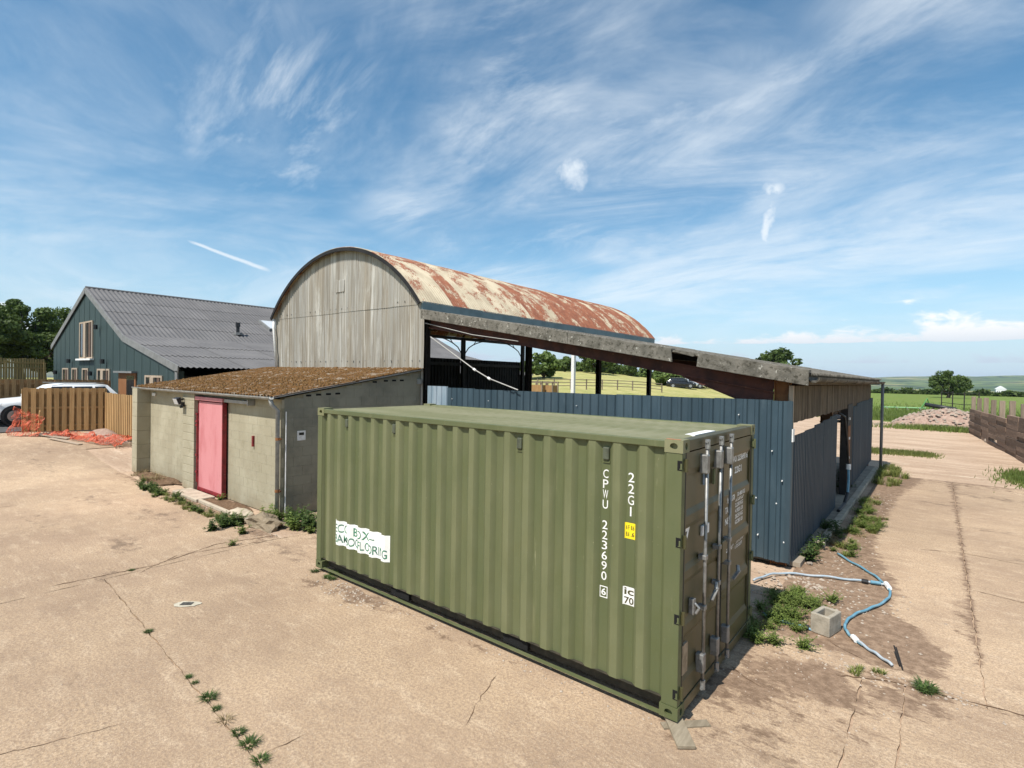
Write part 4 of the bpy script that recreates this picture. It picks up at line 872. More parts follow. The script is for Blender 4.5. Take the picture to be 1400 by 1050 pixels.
# ------------------------------------------------------------------ lean-to
LY0, LY1, LXL, LXR = 5.15, 19.75, -9.40, .12
lz = lambda x: 5.005+(x-LXL)*(3.37-5.005)/(LXR-LXL)
LS = (3.37-5.005)/(LXR-LXL)
def lean_to():
    t = thing('lean_to', 'open-fronted lean-to with lichened grey roof and blue sheet walls beside the barn', 'lean-to', ((LXL+LXR)/2, (LY0+LY1)/2, 0))
    rf = MB().bar((LXL,LY1-.2,lz(LXL)-.12),(LXR-.1,LY1-.2,lz(LXR-.1)-.12),.06,.1).build('roof', P['blacksteel'], t)
    n = 14; w = (LY1-LY0)/n; L = math.hypot(1, LS)*(LXR-LXL)/4; vd = Vector((-1,0,-LS)).normalized(); nv = Vector((-LS,0,1)).normalized()
    mb = corr(MB(), (0,0,0), (0,1,0), vd, nv, w+.04, L+.14, .146, .027, 'sine', 6, 8)
    mb.v = [(x, y, z+.006*mnoise.noise(Vector((x*6, y*6, 1)))) for x, y, z in mb.v]; me = mb.mesh('roof_sheet', P['lichen'], True); o = wloc(rf)
    for r in range(4):
        for k in range(n):
            x = LXR-r*(LXR-LXL)/4; put(me, 'roof_sheet', rf, tuple(Vector((x+.02, LY0+k*w, lz(x)-.028+r*.012+random.uniform(0,.008)))-o), (0,random.uniform(-.002,.002),0))
    # verge: cement barge pieces, one broken away
    bx = [LXL+.02,-6.9,-4.55,-2.2,-1.68,LXR+.03]
    for i, (a, b) in enumerate(zip(bx[:-1], bx[1:])):
        zt0, zt1 = lz(a)+.045, lz(b)+.045
        if i == 3:
            m = MB().prism([(a,LY0-.06,zt0-.02),(b,LY0-.06,zt1-.02),(b-.1,LY0-.06,zt1-.075),(a+.09,LY0-.06,zt0-.075)], (0,.025,0)); m.build('broken_verge', P['lichen'], rf); continue
        cut0 = .1 if i == 4 else 0; cut1 = -.1 if i == 2 else 0
        m = MB(); m.prism([(a+.003,LY0-.07,zt0),(b-.003,LY0-.07,zt1),(b-.003+cut1*-.3,LY0-.07,zt1-.265),(a+.003+cut0*-.3,LY0-.07,zt0-.265)], (0,.03,0)); m.prism([(a+.003,LY0-.04,zt0),(b-.003,LY0-.04,zt1),(b-.003,LY0-.04,zt1-.03),(a+.003,LY0-.04,zt0-.03)], (0,.2,0))
        m.build('verge_piece', P['lichen'], rf, bevel=.008)
    # rafters: red oxide I-beams
    for y in (5.47, 10.3, 15.3, LY1-.3):
        m = MB(); x0, x1 = LXL+.02, -.45
        for dz, ww, hh in ((-.34,.10,.02),(-.44,.014,.2),(-.55,.12,.022)): m.bar((x0,y,lz(x0)+dz+.1),(x1,y,lz(x1)+dz+.1),ww,hh)
        rb = m.build('rafter', P['rustbeam'], t)
        m = MB(); m.prism([(-.46,y-.008,lz(-.46)-.46),(-2.1,y-.008,lz(-2.1)-.46),(-.46,y-.008,lz(-.46)-.82)], (0,.016,0)); m.bar((-2.1,y,lz(-2.1)-.47),(-.46,y,lz(-.46)-.83),.1,.02); m.build('haunch', P['rustbeam'], rb)
        m = MB(); m.box(-.44,-.425,y-.07,y+.07,0,lz(-.4)-.15); m.box(-.2,-.185,y-.07,y+.07,0,lz(-.4)-.15); m.box(-.425,-.2,y-.03,y+.03,0,lz(-.4)-.15); m.build('post', P['rustpost'], t)
        m = MB()
        for z in np.arange(.3,2.9,.24): m.box(-.455,-.44,y-.06,y-.03,z,z+.03)
        m.build('bolts', P['rustbeam'], t)
    m = MB()
    for x in np.arange(-8.9,-.2,1.25): m.box(x-.04,x+.04,LY0+.2,LY1-.1,lz(x)-.2,lz(x)-.08)
    for k, x in enumerate(np.arange(-8.9,-.2,1.25)): MB().box(x-.04,x+.04,LY0+.2,LY1-.1,lz(x)-.2,lz(x)-.08).build('purlin', P['blacksteel'], t)
    # blue front wall
    fy = 5.3; fwl = MB().box(-9.2,-.3,fy+.05,fy+.1,2.55,2.65).build('front_wall', P['blacksteel'], t)
    MB().box(-9.2,-.3,fy+.05,fy+.1,1.2,1.3).build('sheeting_rail', P['blacksteel'], fwl)
    x = -9.28; i = 0
    ws = [.78,1.0,1.02,1.0,1.03,1.0,1.02,1.0,.98,.42]
    for i, w in enumerate(ws):
        w = min(w, -.13-x); m = MB(); z0 = .10+random.uniform(-.015,.01); h = 2.885-z0+random.uniform(-.012,.012)+(.03 if i == 0 else 0)
        corr(m, (x,fy-.003*(i % 2),z0), (1,0,0), (0,0,1), (0,-1,0), w+.02, h, .2, .032, 'box', 5)
        if i in (6,7): m.v = [(a, b-.02*mnoise.noise(Vector((a*7, c*5, 3)))*(1 if c > 2.2 else .2), c) for a, b, c in m.v]
        m.build('wall_sheet', P['pale_blue'] if i == 0 else P['blue'], fwl); x += w
    sc = MB()
    for i in range(16):
        X = -9.1+random.random()*8.9; Z = random.choice((2.6,1.25,.5,2.1)); sc.box(X-.008,X+.008,fy-.045,fy-.0,Z-.008,Z+.008)
    for X, Z in ((-.42,2.0),(-.33,1.1),(-.66,1.15),(-.25,1.5),(-.62,.5),(-.2,.45)): sc.box(X-.009,X+.009,fy-.048,fy,Z-.009,Z+.009)
    s_ = sc.build('sheet_screws', P['white'], fwl); s_['kind'] = 'stuff'
    MB().add([(-.20,fy-.037,.1),(-.12,fy-.037,.1),(-.12,fy-.037,2.88),(-.20,fy-.037,2.88),(-.12,fy+.12,.1),(-.12,fy+.12,2.3)], [(0,1,2,3),(1,4,5,2)]).build('corner_flashing', P['blue'], fwl)
    # side wall sheets, board panel above, opening, far sheets
    sx = -.13
    sw = MB().box(sx-.1,sx-.04,5.45,10.5,1.1,1.18).build('side_wall', P['blacksteel'], t)
    y = 5.43; hs = [2.28,2.3,2.33,2.36,2.40]
    for i in range(5):
        m = MB(); corr(m, (sx+.002*(i % 2),y,.12), (0,1,0), (0,0,1), (1,0,0), 1.03, hs[i]-.12+random.uniform(-.02,.02), .14, .026, 'box', 2); m.build('wall_sheet', P['blue_side'], sw); y += 1.015
    y = 13.75
    for i in range(6):
        m = MB(); corr(m, (sx+.002*(i % 2),y,.18+.02*i), (0,1,0), (0,0,1), (1,0,0), .98, 2.36+random.uniform(-.03,.03), .2, .03, 'box', 2); m.build('wall_sheet', P['blue_side'], sw); y += .96
    bp = MB().box(sx-.09,sx-.045,5.4,19.1,2.9,3.0).build('board_panel', P['board'], t)
    k = 0; y = 5.4
    while y < 19.1:
        w = random.uniform(.13,.17); m = MB(); top = 3.14; bot = 2.50+random.uniform(-.012,.012)+.004*(y-5.4)*0
        m.box(sx-.04+random.uniform(0,.006),sx-.01+random.uniform(0,.006),y,y+w-.005,bot,top); m.build('board', P['board'], bp); y += w
    MB().box(sx-.06,sx+.01,5.33,5.395,2.40,3.14).build('panel_batten', P['frame_wood'], bp); MB().box(sx-.05,sx+.03,5.28,5.40,2.18,2.40).build('corner_offcut', P['white'], bp)
    # doorway post with pale fixings
    ps = MB().box(-.30,-.12,12.6,13.6,0,2.6).build('doorway_post', P['blacksteel'], t)
    m = MB()
    for z in (2.2,1.65,1.1): m.box(-.119,-.09,12.75,12.9,z-.03,z+.03)
    m.build('post_clip', P['white'], ps); MB().box(-.118,-.106,12.62,13.1,.25,2.0).build('post_face', P['rustpost'], ps)
    # eave gutter in short lengths and the outlet pole
    g = MB().box(LXR-.06,LXR-.03,LY0+.15,LY1-.1,3.16,3.335).build('eave_board', P['board'], t); pr = [(.085*math.cos(a), .085*math.sin(a)) for a in np.linspace(math.pi, 2*math.pi, 9)]+[(.07*math.cos(a), .07*math.sin(a)) for a in np.linspace(2*math.pi, math.pi, 9)]
    y = LY0+.1
    while y < LY1-.1:
        l_ = min(1.8, LY1-y); mg = MB().prism([(LXR+.07+a, y, 3.29+b-.002*(y-5)) for a, b in pr], (0,l_-.01,0)); mg.prism([(LXR+.07+a*1.12, y, 3.29+b*1.12-.002*(y-5)) for a, b in pr], (0,.12,0)); mg.build('gutter_length', P['lichen'], g); y += l_
    m = MB(); m.tube([(LXR+.07,LY1-.1,3.2),(LXR+.07,LY1-.12,0)],.05,8); m.build('downpipe', P['trim'], t, smooth=True)
    # floor slab and its kerb
    MB().box(-9.,.02,5.5,19.4,.0,.075).build('floor_slab', P['slabdark'], t); y = 7.0
    while y < 18.8: MB().box(.024,.16,y,y+1.49,-.01,.10).build('kerb_stone', P['kerb'], t, bevel=.012); y += 1.5
lean_to()
m = MB(); m.tube([(-9.08,5.2,4.27),(-7.42,5.2,3.38),(-6.92,5.2,3.16),(-6.0,5.2,2.90)],.016,6); ro = tag(m.build('slack_cable', P['greymetal']), 'grey cable slung across the lean-to opening with two white insulators', 'cable')
for X, Z in ((-7.42,3.38),(-6.92,3.16)): MB().tube([(X-.04,5.2,Z+.02),(X+.04,5.2,Z-.02)],.032,8).build('insulator', P['white'], ro)
m = MB(); m.tube([(LXL+.1,5.18,4.66),(-7.5,5.18,4.27),(-6,5.18,4.06)],.012,5); tag(m.build('rafter_cable', P['greymetal']), 'thin pale cable running along the red rafter of the lean-to', 'cable')
m = MB(); m.tube([(-.09,10.6,2.45),(-.0,10.9,2.35),(.03,11.2,1.7),(.06,11.3,1.05)],.03,8); pa = tag(m.build('standpipe_hose', P['blackplastic'], smooth=True), 'hose hanging in the doorway of the lean-to side wall, black above and blue below', 'hose')
MB().tube([(.06,11.3,1.06),(.08,11.2,.75),(.09,11.0,.42)],.032,8).build('blue_length', P['bluepipe'], pa); MB().tube([(.06,11.3,1.12),(.065,11.28,.98)],.055,8).build('coupling', P['white'], pa); MB().tube([(.09,11.0,.42),(.06,10.7,.2),(.0,10.2,.1)],.045,8).build('black_tail', P['blackplastic'], pa)
x_, y_ = -17.6, 26.1; m = MB().box(x_-.12,x_+.12,y_-.12,y_+.12,float(zt(x_,y_))-.1,5.6); tag(m.build('white_post', P['white'], bevel=.02), 'tall whitewashed post standing in the field behind the barn', 'post')

# ------------------------------------------------------------------ dark green converted barn house
HY = 3.8
def house():
    gz = 1.0; t = thing('barn_house', 'dark green clad house with long grey corrugated roof beyond the shed', 'house', (-34, 16, gz))
    yf, yb = HY, 28.3
    A = (-36.86, 7.95); K = (-29.92, 4.93); E_ = (-22.75, 3.42); Lf = (-45.1, 4.80)
    def sect(dz, inset=0): return [(Lf[0]+inset, .2), (E_[0]-inset, .2), (E_[0]-inset, E_[1]-dz), (K[0], K[1]-dz), (A[0], A[1]-dz), (Lf[0]+inset, Lf[1]-dz+ .1)]
    MB().prism([(x, yf, z) for x, z in sect(.2, .3)], (0, .25, 0)).build('gable_wall', P['housewall'], t)
    MB().prism([(x, yb-.25, z) for x, z in sect(.2, .3)], (0, .25, 0)).build('gable_wall', P['housewall'], t)
    MB().box(E_[0]-.9,E_[0]-.6,yf+.26,yb-.26,.2,3.0).build('side_wall', P['blacksheet'], t); MB().box(Lf[0]+.5,Lf[0]+.7,yf+.26,yb-.26,.2,4.6).build('side_wall', P['housewall'], t)
    # vertical cladding joints as standing battens
    x = Lf[0]+1.2
    while x < E_[0]-.8:
        top = np.interp(x, [Lf[0],A[0],K[0],E_[0]], [Lf[1],A[1],K[1],E_[1]])-.42
        MB().box(x-.02,x+.02,yf-.012,yf,.9,top).build('cladding_batten', P['housewall'], t); x += 1.1
    # roof sheets in courses
    rf = MB().tube([(A[0], yf-.06, A[1]+.02), (A[0], yb+.06, A[1]+.02)], .09, 8).build('roof', P['fibreroof'], t); o = wloc(rf)
    def courses(p, q, n, lift):
        p = Vector((p[0],0,p[1])); q = Vector((q[0],0,q[1])); d = (q-p)/n; nv = Vector((-d.z,0,d.x)); nv = nv if nv.z > 0 else -nv; nv.normalize(); L = d.length; ny = 9; w = (yb-yf+.12)/ny
        me = corr(MB(), (0,0,0), (0,1,0), d.normalized(), nv, w+.05, L+.16, .23, .024, 'sine', 2, 6).mesh('roof_sheet', P['fibreroof'], True)
        for i in range(n):
            for k in range(ny): put(me, 'roof_sheet', rf, tuple(p+d*i+nv*(lift-.03*i/n+.03*(n-i)/n)+Vector((0,yf-.06+k*w,0))-o))
    courses(A, K, 4, .0); courses(K, E_, 3, -.0); courses(A, Lf, 4, .0)
    # barge boards
    for y in (yf-.075, yb+.03):
        for p, q in ((A,K),(K,E_),(A,Lf)):
            p3 = Vector((p[0],y,p[1]-.13)); q3 = Vector((q[0],y,q[1]-.13)); MB().bar(p3, q3, .05, .30).build('barge_board', P['trim'], t)
    MB().box(E_[0]-.3,E_[0]-.05,yf-.1,yf-.05,E_[1]-.75,E_[1]-.2).build('barge_foot', P['trim'], t)
    def window(x0, x1, z0, z1, mull=0, sill=False):
        w = MB(); f = .15; y0 = yf-.06
        w.box(x0,x0+f,y0,yf,z0,z1); w.box(x1-f,x1,y0,yf,z0,z1); w.box(x0+f,x1-f,y0,yf,z1-f*.6,z1); w.box(x0+f,x1-f,y0,yf,z0,z0+f*.5)
        for k in range(mull): xm = x0+(x1-x0)*(k+1)/(mull+1); w.box(xm-.22,xm+.22,y0-.06,yf,z0+f*.5,z1-f*.6)
        wo = w.build('window', P['frame_wood'], t); MB().box(x0+f,x1-f,yf-.03,yf-.004,z0+f*.5,z1-f*.6).build('pane', P['glass'], wo)
        q = (x1-x0-2*f)/(mull+1)
        for k in range(mull+1): MB().box(x0+f+q*k+q*.45,x0+f+q*k+q*.8,yf-.045,yf-.032,z0+f*.5,z1-f*.6).build('blind', P['curtain'], wo)
        if sill: MB().box(x0-.15,x1+.15,yf-.2,yf+.02,z0-.1,z0).build('sill', P['white'], wo)
    window(-38.15,-35.4,3.85,6.0,1,True); window(-42.18,-40.67,1.9,3.29); window(-39.86,-38.58,1.9,3.3); window(-37.5,-36.25,1.9,3.29); window(-34.47,-32.2,1.9,3.27,1); window(-26.83,-24.66,1.9,3.0,1)
    d = MB().box(-30.7,-28.1,yf-.05,yf,gz,3.08).build('door', P['oak'], t); MB().box(-29.4,-28.3,yf-.062,yf-.05,gz+.2,2.95).build('door_pane', P['glass'], d); MB().box(-30.8,-28.0,yf-.25,yf,3.08,3.17).build('door_canopy', P['trim'], d)
    for x, z in ((-34.2,5.55),(-39.93,3.72),(-32.89,3.66),(-43.28,3.0),(-35.2,3.0)): MB().tube([(x,yf-.2,z-.12),(x,yf-.2,z+.12)],.11,8).build('wall_light', P['lamp_black'], t)
    fl = MB(); fl.tube([(-31.2,9.85,5.2),(-31.2,9.85,6.15)],.10,8); fl.tube([(-31.2,9.85,5.95),(-31.2,9.85,6.2)],.14,8); fo = fl.build('flue', P['lamp_black'], t); MB().tube([(-31.2,9.85,5.45),(-31.2,9.85,5.6)],.26,8).build('flue_collar', P['trim'], fo)
    p = Vector(((-33.7-32.3)/2, 12.9, 0)); sl = (K[1]-A[1])/(K[0]-A[0]); p.z = A[1]+(p.x-A[0])*sl
    sk = MB().box(-.85,.85,-.62,.62,-.05,.16).mesh('skylight', P['trim']); so = put(sk, 'skylight', t, tuple(p-wloc(t)), (0,-math.atan(sl),0))
    put(MB().box(-.72,.72,-.5,.5,.161,.168).mesh('skylight_pane', P['lens']), 'skylight_pane', so)
house()

# ------------------------------------------------------------------ fences on the left
def hit_miss(name, label, a, b, h, bw, gap, mat, zoff=0, both=True, posts=True):
    a, b = Vector(a), Vector(b); L = (b-a).length; d = (b-a).normalized(); n = Vector((-d.y, d.x)); z0 = float(zt((a.x+b.x)/2, (a.y+b.y)/2))+zoff
    t = thing(name, label, 'fence', (a.x, a.y, z0)); step = bw+gap; k = 0; ang = math.atan2(d.y, d.x)
    me = MB().box(0,bw,-.012,.012,0,1).mesh('board', P[mat])
    while k*step+bw <= L+.02:
        c = d*(k*step); hh = h+random.uniform(-.012,.012); zl = float(zt(a.x+c.x, a.y+c.y))-z0
        put(me, 'board', t, (c.x-n.x*.05, c.y-n.y*.05, .03), (0,random.uniform(-.006,.006),ang), (1,1,hh-.03))
        if both: c2 = d*(k*step+step*.5); put(me, 'board', t, (c2.x+n.x*.05, c2.y+n.y*.05, .03), (0,0,ang), (1,1,hh-.05))
        k += 1
    for z in (.25, h*.55, h-.2): MB().bar((0,0,z),(d.x*L,d.y*L,z),.05,.08).build('rail', P[mat], t, local=True)
    if posts:
        for s_ in np.linspace(0, L, max(2, int(L/1.8)+1)): MB().bar((d.x*s_,d.y*s_,-.3),(d.x*s_,d.y*s_,h-.04),.09,.09,(1,0,0)).build('post', P[mat], t, local=True)
    return t
hit_miss('timber_fence', 'new timber fence with boards on alternate sides, orange netting at its foot', (-26.38,-.5), (-25.72,2.0), 1.78, .15, .085, 'fence')
hit_miss('timber_fence', 'sunlit run of new timber fence meeting the corner and running towards the shed', (-25.68,2.05), (-21.4,2.0), 1.78, .15, .085, 'fence')
hit_miss('timber_fence', 'older brown boarded fence standing between the white car and the house', (-30.6,-7.), (-30.6,3.35), 1.72, .15, .10, 'fence_dark')
tf = thing('tall_fence', 'tall yellowed picket fence on a bank beside the green house', 'fence', (-47,1,1.3))
me = MB().box(-.012,.012,0,.1,0,1).mesh('picket', P['fence_back']); y = -8
while y < 3.7: put(me, 'picket', tf, (.02, y-1, 0), (0,0,0), (1,1,2.6+random.uniform(-.04,.05))); y += .135
for z in (1.15, 1.95, 2.3): MB().bar((.06,-9,z),(.06,2.8,z),.05,.09).build('rail', P['fence_back'], tf, local=True)
for y in np.arange(-9,2.9,1.95): MB().box(.05,.15,y-.06,y+.06,-.3,2.35).build('post', P['fence_back'], tf, local=True)
m = MB(); m.bar((-26.0,-.12,.55),(-25.78,-.10,1.55),.13,.03,(0,1,0)); tag(m.build('loose_board', P['fence']), 'short loose board leaning on the new timber fence above the netting', 'board')
def netting():
    def patch(corner_fn, nu, nv):
        mb = MB(); w = .010
        pts = [[Vector(corner_fn(i/nu, j/nv)) for j in range(nv+1)] for i in range(nu+1)]
        for i in range(nu+1):
            for j in range(nv+1):
                for di, dj in ((1,0),(0,1)):
                    if i+di <= nu and j+dj <= nv:
                        p, q = pts[i][j], pts[i+di][j+dj]; d = (q-p); s_ = d.cross(Vector((.3,.2,.9))); s_ = s_.normalized()*w if s_.length > 1e-5 else Vector((w,0,0))
                        mb.add([p-s_, p+s_, q+s_, q-s_], [(0,1,2,3)])
        return mb
    nz = lambda a, b, s: mnoise.noise(Vector((a, b, s)))
    def f1(u, v):    # heap against the fence's near end
        x = -25.6+.5*u+.12*nz(u*4, v*4, 1); y = -1.05+.75*u+.15*nz(u*5, v*3, 2); h = (1-.35*u)*v*1.05
        return x-.25*v, y+.12*nz(u*7, v*7, 5)+.25*v, float(zt(x, y))+.03+h+.1*nz(u*8, v*8, 3)*v
    a = tag(patch(f1, 22, 24).build('orange_netting', P['orange']), 'orange plastic barrier netting hung over the near end of the timber fence', 'netting')
    def f2(u, v):    # run trailing along the ground towards the shed
        x = -25.45+3.7*u; y = .1+1.55*u**.8+.35*nz(u*5, v*2, 4)+(v-.5)*.75; z = float(zt(x, y))+.04+max(0, .06+.32*u*u*v+.16*nz(u*9, v*5, 7)+.10*nz(u*23, v*14, 2))
        return x, y, z
    tag(patch(f2, 70, 18).build('orange_netting', P['orange']), 'crumpled orange netting trailing on the ground towards the shed', 'netting')
netting()
for (x, y, rz, L, w, lab) in ((-24.9,.35,.5,1.5,.75,'pale sheet of board lying flat under the orange netting'),(-23.6,.25,.35,1.7,.16,'narrow plank lying on the concrete in front of the netting')):
    m = MB().box(-L/2,L/2,-w/2,w/2,0,.025); o = m.build('loose_sheet' if w > .3 else 'loose_plank', P['frame_wood']); o.location = (x, y, float(zt(x,y))+.03); o.rotation_euler = (0,math.atan(.085),rz); tag(o, lab, 'board')
x, y = -24.0, 1.6; mb = MB(); rows = []
for i in range(15): rows.append([(x+(i/7-1)*1.6, y+(j/5-1)*.5, float(zt(x+(i/7-1)*1.6, y+(j/5-1)*.5))-.03+.34*max(0,1-(i/7-1)**2)*max(0,1-(j/5-1)**2)+.05*mnoise.noise(Vector((i*.9,j*.9,1)))) for j in range(11)])
tag(mb.grid(rows).build('soil_heap', P['rubble'], smooth=True), 'low heap of soil behind the orange netting at the fence foot', 'heap')

# ------------------------------------------------------------------ cars
def car(name, label, loc, rz, paint, group=None):
    t = thing(name, label, 'car', loc, group, rz)
    def loft(st, mat, nm, par=t):
        return MB().grid([[(x, s_*y, z) for y, z in sec for s_ in (1,)] for x, sec in st]).build(nm, mat, par, smooth=True, local=True)
    # lower body: stations along x, closed section
    ST = [(2.33,.30,.62,.55),(2.28,.24,.80,.74),(2.1,.22,.92,.84),(1.7,.22,1.0,.90),(1.15,.22,1.06,.925),(.95,.22,1.08,.93),(0,.22,1.10,.935),(-1.2,.24,1.13,.93),(-1.9,.26,1.15,.91),(-2.2,.30,1.10,.86),(-2.32,.36,.95,.74)]
    rows = []
    for x, zb, ztp, w in ST:
        half = [(0,zb),(w*.88,zb),(w*.97,zb+.12),(w,zb+(ztp-zb)*.45),(w*.985,zb+(ztp-zb)*.75),(w*.93,ztp-.05),(w*.80,ztp-.005),(w*.4,ztp+.02),(0,ztp+.025)]
        rows.append([(x, y, z) for y, z in half]+[(x, -y, z) for y, z in half[-2::-1]])
    b = MB().grid(rows); n = len(rows[0]); b.f += [tuple(range(n)), tuple(len(b.v)-n+i for i in range(n-1,-1,-1))]
    b.build('body', paint, t, smooth=True, local=True)
    # cabin
    CS = [(1.02,1.07,1.075,.80,.78),(.30,1.08,1.60,.86,.62),(-.2,1.09,1.675,.87,.645),(-1.2,1.11,1.66,.87,.64),(-1.75,1.12,1.60,.86,.62),(-2.18,1.10,1.12,.78,.74)]
    rows = [[(x, wb, zb),(x, wb*.5+wt*.5+.01, (zb+ztp)/2),(x, wt+.02, ztp-.05),(x, wt-.06, ztp),(x, 0, ztp+.02),(x, -wt+.06, ztp),(x, -wt-.02, ztp-.05),(x, -(wb*.5+wt*.5+.01), (zb+ztp)/2),(x, -wb, zb)] for x, zb, ztp, wb, wt in CS]
    cb = MB().grid(rows).build('cabin', paint, t, smooth=True, local=True)
    for s_ in (1,-1):
        for x0, x1, x2, x3 in ((.62,.22,-.45,-.45),(-.52,-.52,-1.15,-1.2),(-1.27,-1.25,-1.62,-1.85)):
            g = MB().add([(x0,s_*.862,1.14),(x3,s_*.882,1.15),(x2,s_*.70,1.55),(x1,s_*.70,1.54)], [(0,1,2,3)]); g.build('side_window', P['glass'], cb, local=True)
        MB().tube([(.3,s_*.62,1.70),(-1.6,s_*.62,1.69)],.02,6).build('roof_rail', P['trim'], cb, local=True)
        h = MB().prism([(2.24,s_*.70,.68),(1.82,s_*.905,.80),(1.78,s_*.90,.88),(2.16,s_*.74,.80)], (.01,s_*.012,.004)); h.build('headlight', P['lens'], t, local=True)
        MB().prism([(2.27,s_*.60,.42),(2.12,s_*.84,.44),(2.12,s_*.84,.52),(2.26,s_*.62,.52)], (.012,s_*.012,0)).build('fog_lamp', P['lamp_black'], t, local=True)
        MB().bar((1.3,s_*.93,.27),(-1.3,s_*.93,.27),.05,.12).build('sill_trim', P['blackplastic'], t, local=True)
        MB().box(.75,.95,*sorted((s_*.9,s_*1.06)),1.07,1.2).build('mirror', paint, t, local=True, bevel=.03)
    MB().add([(.985,.70,1.10),(.985,-.70,1.10),(.33,-.56,1.575),(.33,.56,1.575)], [(0,1,2,3)]).build('windscreen', P['glass'], cb, local=True)
    MB().box(2.29,2.345,-.45,.45,.50,.66).build('grille', P['lamp_black'], t, local=True)
    for x in (1.42,-1.32):
        for s_ in (1,-1):
            y = s_*.845
            MB().tube([(x,y-s_*.06,.37),(x,y+s_*.092,.37)],.43,24).build('wheel_arch', P['blackplastic'], t, local=True)
            w = MB().tube([(x,y-s_*.1,.36),(x,y-s_*.1+s_*.02,.36),(x,y+s_*.09,.36),(x,y+s_*.105,.36)],[.33,.36,.36,.33],24).build('wheel', P['tyre'], t, local=True)
            MB().tube([(x,y+s_*.09,.36),(x,y+s_*.115,.36)],.23,16).build('rim', P['alloy'], w, local=True)
    return t
car('parked_car', 'white car parked behind the new timber fence by the house', (-28.3,.82,.92), -math.pi/2, P['carwhite'])

# ------------------------------------------------------------------ foliage makers
def leaf_mesh(name, mat, P0, N, sz, tone):
    n = len(P0); up_ = rng.normal(size=(n,3)); N = N/np.maximum(np.linalg.norm(N, axis=1, keepdims=True), 1e-6)
    U = np.cross(N, up_); U /= np.maximum(np.linalg.norm(U, axis=1, keepdims=True), 1e-6); V = np.cross(N, U)
    s_ = sz[:,None]; a = P0-U*s_*.5; c = P0+U*s_*.5; b = P0-V*s_*.8; d = P0+V*s_*.8
    vs = np.stack([a,b,c,d], 1).reshape(-1,3); me = bpy.data.meshes.new(name); me.vertices.add(4*n); me.vertices.foreach_set('co', vs.ravel().astype(np.float32))
    me.loops.add(4*n); me.loops.foreach_set('vertex_index', np.arange(4*n, dtype=np.int32)); me.polygons.add(n); me.polygons.foreach_set('loop_start', np.arange(0,4*n,4, dtype=np.int32)); me.polygons.foreach_set('loop_total', np.full(n,4,dtype=np.int32))
    me.update(calc_edges=True); at = me.attributes.new('tone','FLOAT','POINT'); at.data.foreach_set('value', np.repeat(np.clip(tone,0,1),4).astype(np.float32)); me.materials.append(mat); return me
def crown_mesh(w, h, z0, nclump, nleaf, leaf, mat, seed, dome=1.):
    r = np.random.default_rng(seed); ctr = []; rad = []
    while len(ctr) < nclump:
        p = r.uniform(-1,1,3); q = np.array([p[0],p[1],p[2]]); d = np.linalg.norm(q)
        if d > 1 or d < .35: continue
        if p[2] < -.55 and np.hypot(p[0],p[1]) > .75: continue
        ctr.append([q[0]*w/2*.86, q[1]*w/2*.86, z0+h/2+q[2]*h/2*.88]); rad.append(r.uniform(.10,.21)*w*(.8+.4*(1-d))*dome)
    ctr = np.array(ctr); rad = np.array(rad); idx = r.integers(0, nclump, nleaf)
    dirs = r.normal(size=(nleaf,3)); dirs /= np.linalg.norm(dirs, axis=1, keepdims=True); rr = r.uniform(.35,1,nleaf)**.6
    Pn = ctr[idx]+dirs*(rad[idx]*rr)[:,None]*np.array([1,1,.75]); N = dirs*.8+r.normal(size=(nleaf,3))*.55+np.array([0,0,.35])
    tone = r.uniform(0,.75,nleaf)+.25*r.uniform(0,1,nclump)[idx]; return leaf_mesh('crown', mat, Pn, N, r.uniform(.6,1.25,nleaf)*leaf, tone), ctr
def tree(name, label, x, y, w, h, z0f=.25, ncl=46, nl=5200, leaf=None, mat='leaf_tree', seed=1, group=None, sink=.1, rs_=1.):
    g = float(zt(x, y))-sink; t = thing(name, label, 'tree' if 'tree' in name else 'bush', (x, y, g), group); z0 = h*z0f
    me, ctr = crown_mesh(w, h-z0, z0, ncl, nl, leaf or w*.05, P[mat], seed, rs_); put(me, 'crown', t)
    tr = MB(); r0 = w*.045; tr.tube([(0,0,-.3),(0,0,z0*.6),(.02*w,0,z0*1.05),(0,.02*w,z0+.5*(h-z0))], [r0*1.3,r0,r0*.85,r0*.35], 8); to = tr.build('trunk', P['bark'], t, smooth=True, local=True)
    rs = random.Random(seed)
    for k in range(8):
        c = ctr[rs.randrange(len(ctr))]; s_ = Vector((0,0,z0*rs.uniform(.75,1.3))); e = Vector(c); mid = (s_+e)/2+Vector((0,0,.05*h)); MB().tube([s_,mid,e],[r0*.5,r0*.3,r0*.1],6).build('limb', P['bark'], to, smooth=True, local=True)
    return t
def along(u, dist): 
    d = np.array([(u-700)/FPX, 0, 1.]) @ RM; d[2] = 0; d /= np.linalg.norm(d); return float(CAM[0]+d[0]*dist), float(CAM[1]+d[1]*dist)
for i, (u, dist, w, h, lab) in enumerate(((26,74,8.5,8.6,'large leafy tree behind the tall fence left of the green house'),(-30,70,8,7.8,'broad tree at the edge of the group behind the tall picket fence'),(97,84,8.5,8.9,'tree rising just behind the green house gable'),(58,72,7,5.7,'smaller tree between the two large trees by the green house'))):
    x, y = along(u, dist); tree('garden_tree', lab, x, y, w, h, .2, 40, 12000, .21, 'leaf_tree', 11+i, None, .1, .78)
x, y = along(1297, 165); tree('field_tree', 'single round tree standing alone at the far edge of the green field', x, y, 8.6, 6.6, .1, 46, 8000, .32, 'leaf_tree', 31, None, .1, .9)
x, y = along(1063, 120); tree('field_tree', 'tree whose crown shows above the lean-to roof', x, y, 8, 9.6, .2, 44, 4500, .5, 'leaf_tree', 33)
